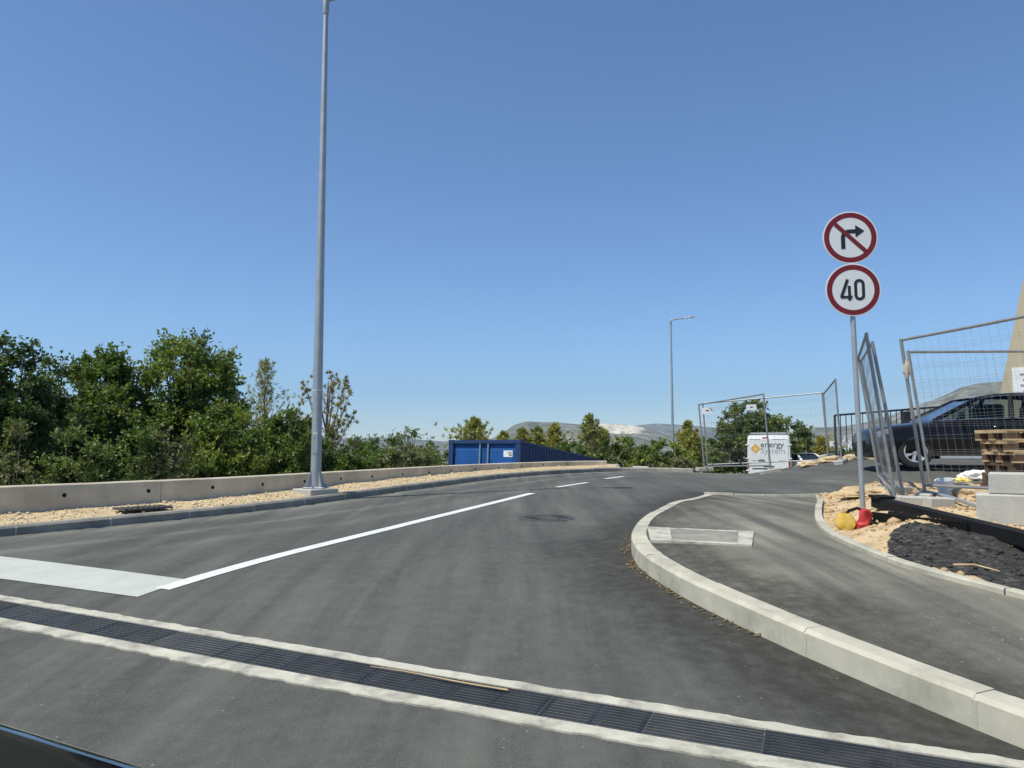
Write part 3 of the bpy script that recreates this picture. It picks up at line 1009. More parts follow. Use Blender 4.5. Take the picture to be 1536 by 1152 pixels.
# dry leaves and grit along the foot of the kerb
lv = []; lf = []; lc = []
for i in range(300):
    s = int(rng.integers(int(len(RC) * 0.38), int(len(RC) * 0.66)))
    p = RC[s]; tt = RC[s + 1] - RC[s - 1]; tt = tt / np.linalg.norm(tt); nn = np.array([tt[1], -tt[0]])
    o = abs(rng.normal(0, 0.045)) + 0.006
    c = p + nn * o
    z = g1(*c) + 0.006 + rng.uniform(0, 0.006)
    a = rng.uniform(0, 6.28); L = rng.uniform(0.006, 0.02); W = L * rng.uniform(0.3, 0.6)
    u = np.array([math.cos(a), math.sin(a)]); w = np.array([-u[1], u[0]])
    tl = rng.uniform(-0.01, 0.012, 4)
    b = len(lv)
    for k, q in enumerate((c - u * L, c + w * W, c + u * L, c - w * W)):
        lv.append((q[0], q[1], z + max(0, tl[k])))
    lf.append((b, b + 1, b + 2, b + 3))
    cc = np.array((0.30, 0.21, 0.09)) * rng.uniform(0.5, 1.2); lc += [(*cc, 1)] * 4
tag(np_mesh('dry_leaves', np.array(lv), np.array(lf), 'leaf', colours=lc), 'dry yellow leaves and grit gathered along the foot of the kerb', 'leaves', kind='stuff')

# ------------------------------------------------------------------ street lamps
def street_lamp(name, label, base, H, arm, group=None, r0=0.09, r1=0.042, detail=True, rz=0.0):
    t = thing(name, label, 'street lamp', base, rz, group)
    m = MB(); n = 16
    m.tube([(0, 0, 0), (0, 0, H * 0.33), (0, 0, H * 0.66), (0, 0, H)], [r0, r0 - (r0 - r1) * 0.33, r0 - (r0 - r1) * 0.66, r1], n)
    m.build('pole', 'galv', t, smooth=True)
    if detail:
        m = MB(); m.box((0, 0, 0.012), (0.34, 0.34, 0.024), 0, ch=0.004); m.build('base_plate', 'galv', t)
        for k in range(4):
            a = k * math.pi / 2 + math.pi / 4
            m = MB(); Mx = Matrix.Rotation(a, 4, 'Z') @ Matrix.Translation((0, 0.005, 0.024)) @ Matrix.Rotation(R(90), 4, 'X')
            m.prism([(r0 - 0.004, 0), (r0 + 0.10, 0), (r0 + 0.09, 0.03), (r0 + 0.004, 0.26), (r0 - 0.004, 0.26)], Mx, 0.010)
            m.build('gusset', 'galv', t)
            m = MB(); p = Matrix.Rotation(a + math.pi / 4, 4, 'Z') @ Vector((0.19, 0, 0.024))
            m.lathe([(0.016, 0), (0.016, 0.02), (0.009, 0.02), (0.009, 0.05)], n=6, M=Matrix.Translation((p.x * 0.9, p.y * 0.9, 0.024)))
            m.build('anchor_bolt', 'galv_dark', t)
        m = MB(); m.tube([(0, -r0 + 0.006, 0.55), (0, -r0 - 0.004, 0.56)], 0.001, 6)
        m = MB(); m.box((0.0, -r0 + 0.008, 0.75), (0.085, 0.02, 0.34), 0, ch=0.004); m.build('access_door', 'galv', t)
        m = MB(); m.lathe([(r1 + 0.008, H - 0.22), (r1 + 0.014, H - 0.2), (r1 + 0.014, H + 0.03), (r1 + 0.005, H + 0.04)], n=16); m.build('collar', 'galv', t, smooth=True)
        m = MB(); m.lathe([(r0 - 0.012, 1.632), (r0 - 0.007, 1.634), (r0 - 0.007, 1.642), (r0 - 0.012, 1.644)], n=16); m.build('tie_band', 'white_pl', t)
    # short bracket arm with a flat LED head
    up = 0.18
    m = MB()
    pts = [(0, 0, H - 0.1), (0, 0, H + 0.02), (arm * 0.06, 0, H + 0.07), (arm * 0.2, 0, H + 0.11), (arm * 0.6, 0, H + 0.17)]
    m.tube(pts, [r1 + 0.002, r1, r1 * 0.9, r1 * 0.75, r1 * 0.7], 10); m.build('bracket_arm', 'galv', t, smooth=True)
    m = MB(); vs = []; 
    stations = [(arm * 0.55, 0.05, 0.05), (arm * 0.62, 0.10, 0.06), (arm * 0.8, 0.135, 0.05), (arm * 0.97, 0.12, 0.035), (arm, 0.08, 0.02)]
    for (x, w, h) in stations:
        zc = H + 0.165 + (x - arm * 0.55) * 0.12
        for (yy, zz) in ((-w, -0.015), (-w * 0.8, h), (w * 0.8, h), (w, -0.015)):
            vs.append((x, yy, zc + zz))
    fs = []
    for i in range(4):
        for j in range(4):
            a = i * 4 + j; b = i * 4 + (j + 1) % 4
            fs.append((a, a + 4, b + 4, b))
    fs += [(0, 1, 2, 3), (19, 18, 17, 16)]
    hd = m.add(vs, fs).build('lamp_head', 'galv', t)
    m = MB(); zc = H + 0.165 + 0.02
    m.box((arm * 0.8, 0, zc + 0.0), (arm * 0.24, 0.17, 0.012)); m.build('lens', 'lens', hd)
    return t
LB = on(473, 737, dz=0.15)
LBx, LBy = LB.x - 0.01, LB.y + 0.05
m = MB(); m.box((0, 0, 0), (0.56, 0.5, 0.24), 0, ch=0.012)
o = m.build('lamp_footing', 'conc'); fz = g1(LBx, LBy) + 0.075
o.location = (LBx, LBy, fz); o.rotation_euler = (0, 0, 0.9)
tag(o, 'square pale concrete footing under the tall lamp post by the wall', 'footing')
near_top = at(484, 4, LBy).z
street_lamp('street_lamp', 'tall galvanised lamp post on a concrete footing beside the low wall', (LBx, LBy, fz + 0.12), near_top - fz - 0.12, 1.3, 'street lamps along the road')
for i, (px, ytop, D, lb) in enumerate(((1006, 479, 40.5, 'slim grey street lamp standing alone between the low wall and the mesh fence'),
                                      (1110.5, 608, 97, 'distant street lamp rising in front of the round tree left of the van'),
                                      (1154, 643, 158, 'far small street lamp showing just above the white van'))):
    p = at(px, ytop, D)
    z0 = t1(p.x, D)
    if i == 2: z0 = p.z - 8.7
    street_lamp('street_lamp', lb, (p.x, D, z0), p.z - z0 - 0.1, 1.35, 'street lamps along the road', detail=(i == 0), r0=0.085 if i == 0 else 0.1, r1=0.045)

# ------------------------------------------------------------------ road sign post
def stroke(m, pts, w, M, z0=0.0, d=0.002, closed=False, mi=0):
    P = [Vector((p[0], p[1])) for p in pts]
    n = len(P); Lf = []; Rt = []
    for i in range(n):
        if closed: a, b = P[i - 1], P[(i + 1) % n]
        else: a, b = P[max(i - 1, 0)], P[min(i + 1, n - 1)]
        d1 = (P[i] - a).normalized() if (P[i] - a).length > 1e-9 else (b - P[i]).normalized()
        d2 = (b - P[i]).normalized() if (b - P[i]).length > 1e-9 else d1
        nrm = Vector((-(d1 + d2).y, (d1 + d2).x)).normalized()
        c = max(0.35, nrm.dot(Vector((-d1.y, d1.x))))
        Lf.append(P[i] + nrm * w / 2 / c); Rt.append(P[i] - nrm * w / 2 / c)
    vs = []; fs = []
    for i in range(n):
        for q in (Lf[i], Rt[i]):
            vs.append(M @ Vector((q.x, q.y, z0 + d)))
    for i in range(n if closed else n - 1):
        a = 2 * i; b = 2 * ((i + 1) % n)
        fs.append((a, a + 1, b + 1, b))
    m.add(vs, fs, mi)
def disc(m, r, M, z, n=48, r_in=None):
    if r_in is None:
        vs = [M @ Vector((r * math.cos(2 * math.pi * k / n), r * math.sin(2 * math.pi * k / n), z)) for k in range(n)]
        m.add(vs, [tuple(range(n))])
    else:
        vs = []
        for k in range(n):
            a = 2 * math.pi * k / n
            vs += [M @ Vector((r * math.cos(a), r * math.sin(a), z)), M @ Vector((r_in * math.cos(a), r_in * math.sin(a), z))]
        m.add(vs, [(2 * k, 2 * ((k + 1) % n), 2 * ((k + 1) % n) + 1, 2 * k + 1) for k in range(n)])
SY = 8.7
sb = at(1294, 755, SY)
s_top = at(1273, 358, SY); s_low = at(1277.5, 436, SY)
sroot = thing('road_sign_post', 'galvanised sign post carrying no right turn and 40 speed limit discs', 'road sign', (sb.x, sb.y, dirt1(sb.x, sb.y) - 0.05))
so = Vector(sroot.location)
lean = (s_top - sb) / (s_top.z - sb.z)
zt = s_top.z + 0.16
top = sb + lean * (zt - sb.z)
m = MB(); b0_ = sb + lean * (so.z - 0.25 - sb.z)
m.tube([b0_, top], 0.030, 14); m.build('post', 'galv', sroot, smooth=True, origin=so)
m = MB(); m.lathe([(0.032, -0.03), (0.033, 0.0), (0.02, 0.012), (0.0005, 0.014)], n=14, M=Matrix.Translation(top)); m.build('post_cap', 'black', sroot, origin=so)
face = Vector((-0.10, -1.0, -0.02)).normalized()
zx = face; yx = (lean - face * lean.dot(face)).normalized(); xx = yx.cross(zx).normalized()
RAD = 0.318
def sign_frame(p):
    Mx = Matrix.Identity(4)
    for r_ in range(3):
        Mx[r_][0] = xx[r_]; Mx[r_][1] = yx[r_]; Mx[r_][2] = zx[r_]; Mx[r_][3] = (p + zx * 0.05)[r_]
    return Mx
for idx_, c in enumerate((s_top, s_low)):
    Mx = sign_frame(sb + lean * (c.z - sb.z) if False else c)
    m = MB(); m.lathe([(RAD - 0.012, -0.012), (RAD, -0.010), (RAD, 0.0), (RAD - 0.003, 0.001), (0.0005, 0.001)], n=56, M=Mx)
    plate = m.build('sign_plate', 'sign_white', sroot, origin=so)
    tag(plate, ['round red ringed no right turn sign', 'round red ringed 40 speed limit sign'][idx_])
    m = MB(); disc(m, RAD * 0.955, Mx, 0.0026, 56, RAD * 0.765); m.build('red_ring', 'sign_red', plate, origin=so)
    if idx_ == 0:
        m = MB()
        arc = [(-0.085, -0.135), (-0.085, 0.0)] + [(-0.085 + 0.075 * (1 - math.cos(a)), 0.075 * math.sin(a)) for a in np.linspace(0.15, math.pi / 2, 8)] + [(0.075, 0.075)]
        stroke(m, arc, 0.048, Mx, 0.0022)
        m.add([Mx @ Vector(q) for q in ((0.062, 0.150, 0.0042), (0.062, 0.0, 0.0042), (0.165, 0.075, 0.0042))], [(0, 1, 2)])
        m.build('arrow', 'sign_black', plate, origin=so)
        m = MB(); a = R(135); L = RAD * 0.78
        stroke(m, [(L * math.cos(a), L * math.sin(a)), (-L * math.cos(a), -L * math.sin(a))], 0.048, Mx, 0.0042); m.build('red_bar', 'sign_red', plate, origin=so)
    else:
        m = MB(); w = 0.034
        stroke(m, [(-0.045, -0.128), (-0.045, 0.05)], w, Mx, 0.0022)
        stroke(m, [(-0.012, -0.085), (-0.150, -0.085)], w * 0.9, Mx, 0.0031)
        stroke(m, [(-0.140, -0.083), (-0.062, 0.128)], w, Mx, 0.0037)
        stroke(m, [(-0.0640, 0.128), (-0.030, 0.128)], 0.001, Mx, 0.0037)
        m.build('digit', 'sign_black', plate, origin=so)
        m = MB()
        hw, hh = 0.044, 0.112; r_ = 0.044
        pts = []
        for (cx, cy, a0) in ((hw - r_, hh - r_, 0), (-hw + r_, hh - r_, 90), (-hw + r_, -hh + r_, 180), (hw - r_, -hh + r_, 270)):
            for k in range(7):
                a = R(a0 + 15 * k); pts.append((0.072 + cx + r_ * math.cos(a), cy + r_ * math.sin(a)))
        pts2 = [pts[0]]
        for p in pts[1:]:
            if math.hypot(p[0] - pts2[-1][0], p[1] - pts2[-1][1]) > 1e-4: pts2.append(p)
        stroke(m, pts2, w, Mx, 0.0022, closed=True)
        m.build('digit', 'sign_black', plate, origin=so)
    for dz in (-0.12, 0.12):
        m = MB(); q = c + yx * dz
        m.box((0, 0, 0), (1, 1, 1), M=sign_frame(q) @ Matrix.Translation((0, 0, -0.045)) @ Matrix.Diagonal((0.11, 0.03, 0.065, 1)))
        m.build('bracket', 'galv_dark', plate, origin=so)

# ------------------------------------------------------------------ temporary mesh fence panels
def fence_panel(label, p0, p1, H=2.0, lean=(0, 0), group=None, bottom=0.12, nv=None, z0=None, z1=None, drop=0.0):
    p0 = Vector(p0); p1 = Vector(p1)
    t = thing('mesh_fence_panel', label, 'fence', tuple(p0), 0, group)
    o = p0.copy()
    L = Vector((lean[0], lean[1], 0))
    def q(u, h):
        return p0.lerp(p1, u) + Vector((0, 0, h)) + L * (h / H)
    r = 0.021
    for u in (0.0, 1.0):
        m = MB(); m.tube([q(u, -0.06), q(u, H)], r, 10); m.build('post', 'galv_dark', t, smooth=True, origin=o)
    m = MB(); m.tube([q(0, H - 0.02), q(0.5, H - 0.025 - drop), q(1, H - 0.02)], r * 0.9, 8); m.build('top_rail', 'galv_dark', t, smooth=True, origin=o)
    m = MB(); m.tube([q(0, bottom), q(1, bottom)], r * 0.9, 8); m.build('bottom_rail', 'galv_dark', t, smooth=True, origin=o)
    m = MB(); W = (p1 - p0).length
    n = nv or int(W / 0.11)
    for i in range(1, n):
        u = i / n
        m.tube([q(u, bottom), q(u, H - 0.03)], 0.0011, 3, cap=False)
    nh = 9
    nrm = Vector((-(p1 - p0).y, (p1 - p0).x, 0)).normalized()
    for i in range(1, nh):
        h = bottom + (H - bottom) * i / nh
        if i in (2, 4, 6, 8):
            for dz, dn_ in ((-0.03, 0), (0, 0.03), (0.03, 0)):
                m.tube([q(0, h + dz) + nrm * dn_, q(1, h + dz) + nrm * dn_], 0.0011, 3, cap=False)
        else:
            m.tube([q(0, h), q(1, h)], 0.0011, 3, cap=False)
    tag(m.build('wire_mesh', 'galv_dark', t, origin=o), kind='stuff')
    return t, q
def tilt_to(o, hf, rz):
    x, y = o.location.x, o.location.y
    n = Vector((-(hf(x + 0.25, y) - hf(x - 0.25, y)) / 0.5, -(hf(x, y + 0.2) - hf(x, y - 0.2)) / 0.4, 1)).normalized()
    q = Vector((0, 0, 1)).rotation_difference(n).to_matrix().to_4x4() @ Matrix.Rotation(rz, 4, 'Z')
    o.rotation_euler = q.to_euler()
def foot(p, label, rz=0.0, s=(0.5, 0.2, 0.11), hf=None, dz=-0.01, group='concrete feet of the mesh fence'):
    m = MB(); m.box((0, 0, s[2] / 2), s, 0, ch=0.015)
    for k in (-1, 1):
        m.lathe([(0.028, s[2] - 0.004), (0.034, s[2] + 0.012), (0.024, s[2] + 0.012), (0.024, s[2] - 0.004)], n=10, M=Matrix.Translation((k * 0.08, 0, 0)))
    o = m.build('fence_foot', 'conc'); o.location = (p[0], p[1], (hf or g1)(p[0], p[1]) + dz); tilt_to(o, hf or g1, rz)
    return tag(o, label, 'fence foot', group)
def gp(px, py, Y, hf=None):
    p = at(px, py, Y)
    return Vector((p.x, Y, (hf or g1)(p.x, Y) + 0.10))
def fit_panel(label, a_top, a_bot, Ya, b_top, Yb, H=2.0, hf=None, **kw):
    """panel whose first post shows from a_top to a_bot at depth Ya and second post top at b_top, depth Yb"""
    ta = at(*a_top, Ya); ba = at(*a_bot, Ya); tb = at(*b_top, Yb)
    ln = (ta.x - ba.x, 0.0)
    h = ta.z - ba.z
    p0 = Vector((ba.x, Ya, ba.z)); p1 = Vector((tb.x - ln[0], Yb, tb.z - h))
    return fence_panel(label, p0, p1, h, ln, **kw), p0, p1
FG = 'mesh fence panels of the building site'
(pa, qa), a0, a1 = fit_panel('mesh fence panel with a white tag in front of the round tree', (1048, 606), (1057, 706), 21.6, (1145, 590), 18.7, group=FG)
(pb, qb), b0p, b1p = fit_panel('wide mesh fence panel in front of the white van', (1054, 604), (1062, 703), 21.9, (1233, 588), 20.0, group=FG)
(pc_, qc), c0, c1 = fit_panel('narrow angled mesh fence panel beside the dark railing', (1235, 590), (1243, 698), 19.85, (1253, 568), 17.2, group=FG)
for (nm, par, qf, u, h, w_) in (('white_tag', pa, qa, 0.13, 1.72, 0.30), ('white_tag', pb, qb, 0.42, 1.70, 0.28), ('white_tag', pc_, qc, 0.5, 0.5, 0.2)):
    p = qf(u, h); m = MB()
    m.box((0, 0, 0), (1, 1, 1), M=Matrix.Translation(p + Vector((0, -0.035, 0))) @ Matrix.Rotation(-0.25, 4, 'Z') @ Matrix.Diagonal((w_, 0.006, w_ * 0.6, 1)))
    tg = m.build(nm, 'white_pl', par, origin=par.location)
    m = MB(); m.box((0, 0, 0), (1, 1, 1), M=Matrix.Translation(p + Vector((0.0, -0.042, 0.01))) @ Matrix.Rotation(-0.25, 4, 'Z') @ Matrix.Diagonal((w_ * 0.3, 0.004, w_ * 0.09, 1)))
    m.build('red_print', 'sign_red', tg, origin=par.location)
for (p, lb, rz) in ((a0, 'concrete fence foot under the two posts by the grey street lamp', 0.2), (a1, 'concrete fence foot in front of the white van', 0.1),
                    (b1p, 'concrete fence foot beside the pale pickup behind the fence', 0.5), (c1, 'concrete fence foot before the dark railing', 0.9)):
    foot(p, lb, rz)
NG = 'mesh fence panels leaning by the road sign'
(pd, qd), d0, d1 = fit_panel('edge-on mesh fence panel leaning beside the sign post', (1299, 499), (1343, 752), 8.9, (1287, 535), 11.9, group=NG, drop=0.0)
(pd2, qd2), e0, e1 = fit_panel('second edge-on mesh fence panel leaning against the first by the sign post', (1308, 512), (1356, 748), 9.15, (1291, 540), 12.0, group=NG)
(pe, qe), f0, f1 = fit_panel('mesh fence panel running towards the pallets and concrete blocks', (1351, 508), (1388, 742), 9.4, (1620, 455), 7.2, group=NG)
(pf, qf_), h0, h1 = fit_panel('mesh fence panel standing in front of the dark car', (1362, 526), (1398, 738), 10.6, (1725, 523), 10.7, group=NG)
for (p, lb, rz) in ((d0, 'concrete fence foot at the near end of the edge-on panels', 0.5), (f0, 'concrete fence foot under the post before the car wheel', 0.9)):
    foot(p, lb, rz, (0.4, 0.18, 0.11), hf=dirt1, dz=-0.065, group='concrete fence feet on the earth')
# white rag tied on the post
p = qe(0.0, 1.68); m = MB()
bmq = bmesh.new(); bmesh.ops.create_icosphere(bmq, subdivisions=3, radius=1.0)
vs = []
for v in bmq.verts:
    d = 1 + 0.35 * mnoise.noise(v.co * 2.3)
    vs.append((p.x + 0.02 + v.co.x * 0.042 * d, p.y - 0.01 + v.co.y * 0.04 * d, p.z - 0.08 + v.co.z * 0.13 * d))
m.add(vs, [[q.index for q in f.verts] for f in bmq.faces]); bmq.free()
tag(m.build('plastic_rag', 'conc', smooth=True), 'crumpled pale plastic rag tied round the fence post', 'rag')

# ------------------------------------------------------------------ blue shipping container
th = R(21.5)
cr = at(777, 659, 22.4)                 # top of the nearest upright corner
CW, CH, CL = 2.44, 2.59, 12.19
croot = thing('shipping_container', 'long blue shipping container with white rods on its doors behind the low wall', 'container',
              (cr.x, cr.y, cr.z - CH))
croot.rotation_euler = (R(-4.6), 0, -th)
croot.rotation_mode = 'XYZ'
# local: x from -CW (left) to 0 (near right corner), y along the length, z up
def cbox(name, c, s, m='blue_dark', par=None, ch=0.0):
    q = MB(); q.box(c, s, 0, ch=ch); return q.build(name, m, par or croot)
for x in (-CW + 0.08, -0.08):
    for y in (0.08, CL - 0.08):
        cbox('corner_post', (x, y, CH / 2), (0.16, 0.16, CH - 0.24))
        for z in (0.06, CH - 0.06):
            cbox('corner_casting', (x, y, z), (0.18, 0.18, 0.12), 'blue_dark', ch=0.01)
for y in (0.07, CL - 0.07):
    cbox('end_header', (-CW / 2, y + (0.0 if y < 1 else 0), CH - 0.065), (CW - 0.36, 0.14, 0.11))
    cbox('end_sill', (-CW / 2, y, 0.07), (CW - 0.36, 0.13, 0.13))
for x in (-CW + 0.05, -0.05):
    cbox('top_rail', (x, CL / 2, CH - 0.05), (0.06, CL - 0.37, 0.07))
    cbox('bottom_rail', (x, CL / 2, 0.08), (0.08, CL - 0.37, 0.15))
def corrugated(name, x, sgn):
    pitch = 0.28; n = int((CL - 0.34) / pitch)
    m = MB(); vs = []; y = 0.16; prof = []
    for i in range(n):
        y0 = 0.16 + i * (CL - 0.32) / n; w = (CL - 0.32) / n
        prof += [(y0, 0), (y0 + 0.28 * w, 0), (y0 + 0.5 * w, -0.04), (y0 + 0.78 * w, -0.04)]
    prof.append((CL - 0.16, 0))
    for (yy, d) in prof:
        vs += [(x + sgn * d, yy, 0.15), (x + sgn * d, yy, CH - 0.085)]
    m.add(vs, [(2 * i, 2 * i + 2, 2 * i + 3, 2 * i + 1) for i in range(len(prof) - 1)])
    m.build(name, 'blue_dark', croot)  # darker than the door blue: the shaded side is painted in
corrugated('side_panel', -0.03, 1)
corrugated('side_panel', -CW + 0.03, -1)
cbox('roof_panel', (-CW / 2, CL / 2, CH - 0.04), (CW - 0.18, CL - 0.3, 0.03))
cbox('rear_panel', (-CW / 2, CL - 0.1, CH / 2), (CW - 0.33, 0.04, CH - 0.26))
for sx, (x0, x1) in enumerate(((-CW + 0.17, -CW / 2 - 0.008), (-CW / 2 + 0.008, -0.17))):
    d = cbox('door', ((x0 + x1) / 2, 0.10, CH / 2), (x1 - x0, 0.05, CH - 0.27), 'blue')
    # raised panels leave horizontal ribs and a frame
    zz = [0.25, 0.93, 1.63, 2.31]
    for k in range(3):
        cbox('door_panel', ((x0 + x1) / 2 + (0.0), 0.074, (zz[k] + zz[k + 1]) / 2), (x1 - x0 - 0.16, 0.02, zz[k + 1] - zz[k] - 0.05), 'blue', d, 0.006)
    xs_ = (x1 - 0.13, x0 + 0.28) if sx == 0 else (x0 + 0.13, x1 - 0.28)
    for j, xx_ in enumerate(xs_[:1]):
        q = MB(); q.tube([(xx_, 0.03, 0.14), (xx_, 0.03, CH - 0.125)], 0.026, 8); rd = q.build('locking_rod', 'galv', d, smooth=True)
        for z in (0.35, 1.2, 2.0, 2.45):
            cbox('rod_bracket', (xx_, 0.055, z), (0.09, 0.05, 0.07), 'blue_dark', rd)
        cbox('rod_handle', (xx_ + (-0.16 if sx == 0 else 0.16), -0.012, 1.1), (0.32, 0.012, 0.05), 'galv', rd)
    for z in (0.4, 1.0, 1.7, 2.2):
        hx = x0 - 0.02 if sx == 0 else x1 + 0.02
        cbox('hinge', (hx, 0.06, z), (0.10, 0.03, 0.12), 'blue_dark', d)
st = cbox('sticker', (-0.42, 0.060, 2.16), (0.30, 0.004, 0.20), 'white_pl')
cbox('sticker_print', (-0.36, 0.056, 2.19), (0.13, 0.002, 0.05), 'print2', st)
cbox('sticker_print', (-0.34, 0.056, 2.12), (0.09, 0.002, 0.04), 'print', st)

# ------------------------------------------------------------------ vehicles
def wheel(par, c, r=0.325, w=0.21, m_rim='alloy', side=-1, spokes=7):
    """wheel axis along local y; side = direction the outer face looks"""
    T = Matrix.Translation(c) @ Matrix.Rotation(R(90) * (1 if side < 0 else -1), 4, 'X')
    m = MB(); k = w / 2
    m.lathe([(r * 0.64, -k * 0.85), (r * 0.80, -k), (r * 0.96, -k * 0.86), (r, -k * 0.55), (r, k * 0.55), (r * 0.96, k * 0.86), (r * 0.80, k), (r * 0.66, k * 0.9), (r * 0.64, k * 0.8)],
            n=36, M=T, closed=True)
    wh = m.build('wheel', 'rubber', par, smooth=True)
    m = MB()
    m.lathe([(r * 0.66, k * 0.9), (r * 0.64, k * 0.96), (r * 0.58, k * 0.9), (r * 0.57, -k * 0.7), (r * 0.64, -k * 0.8)], n=36, M=T, closed=True)
    m.lathe([(r * 0.58, -k * 0.1), (0.0005, -k * 0.1)], n=24, M=T, mi=1)
    m.lathe([(r * 0.18, k * 0.3), (r * 0.17, k * 0.8), (0.0005, k * 0.86)], n=18, M=T)
    for s in range(spokes):
        a = 2 * math.pi * s / spokes
        Mx = T @ Matrix.Rotation(a, 4, 'Z')
        m.prism([(r * 0.10, -r * 0.075), (r * 0.60, -r * 0.105), (r * 0.60, r * 0.105), (r * 0.10, r * 0.075)], Mx @ Matrix.Translation((0, 0, k * 0.45)), k * 0.3)
    m.build('rim', [m_rim, 'black'], wh, smooth=True, sharp=30)
    return wh

def interp_stations(S, n):
    S = np.array(S, float)
    x = S[:, 0]
    xn = np.interp(np.linspace(0, 1, n), np.linspace(0, 1, len(x)), x)
    out = [xn]
    for k in range(1, S.shape[1]):
        y = S[:, k]
        # monotone-ish cubic through a Catmull tangent
        t = np.gradient(y, x)
        j = np.clip(np.searchsorted(x, xn, side='right') - 1, 0, len(x) - 2)
        h = x[j + 1] - x[j]; u = (xn - x[j]) / h
        out.append((2 * u ** 3 - 3 * u ** 2 + 1) * y[j] + (u ** 3 - 2 * u ** 2 + u) * h * t[j] + (-2 * u ** 3 + 3 * u ** 2) * y[j + 1] + (u ** 3 - u ** 2) * h * t[j + 1])
    return np.stack(out, 1)

def cut_arches(o, wheels, r):
    for (x, y, z) in wheels:
        m = MB(); m.lathe([(r, -0.30), (r, 0.30)], n=40, M=Matrix.Translation((x, y, z)) @ Matrix.Rotation(R(90), 4, 'X'))
        c = m.build('cutter', 'black')
        md = o.modifiers.new('arch', 'BOOLEAN'); md.operation = 'DIFFERENCE'; md.object = c; md.solver = 'EXACT'
        bpy.context.view_layer.update()
        dg = bpy.context.evaluated_depsgraph_get()
        me = bpy.data.meshes.new_from_object(o.evaluated_get(dg))
        o.modifiers.clear(); o.data = me
        bpy.data.objects.remove(c)
    o.data.polygons.foreach_set('use_smooth', [True] * len(o.data.polygons))
    o.data.set_sharp_from_angle(angle=R(28))

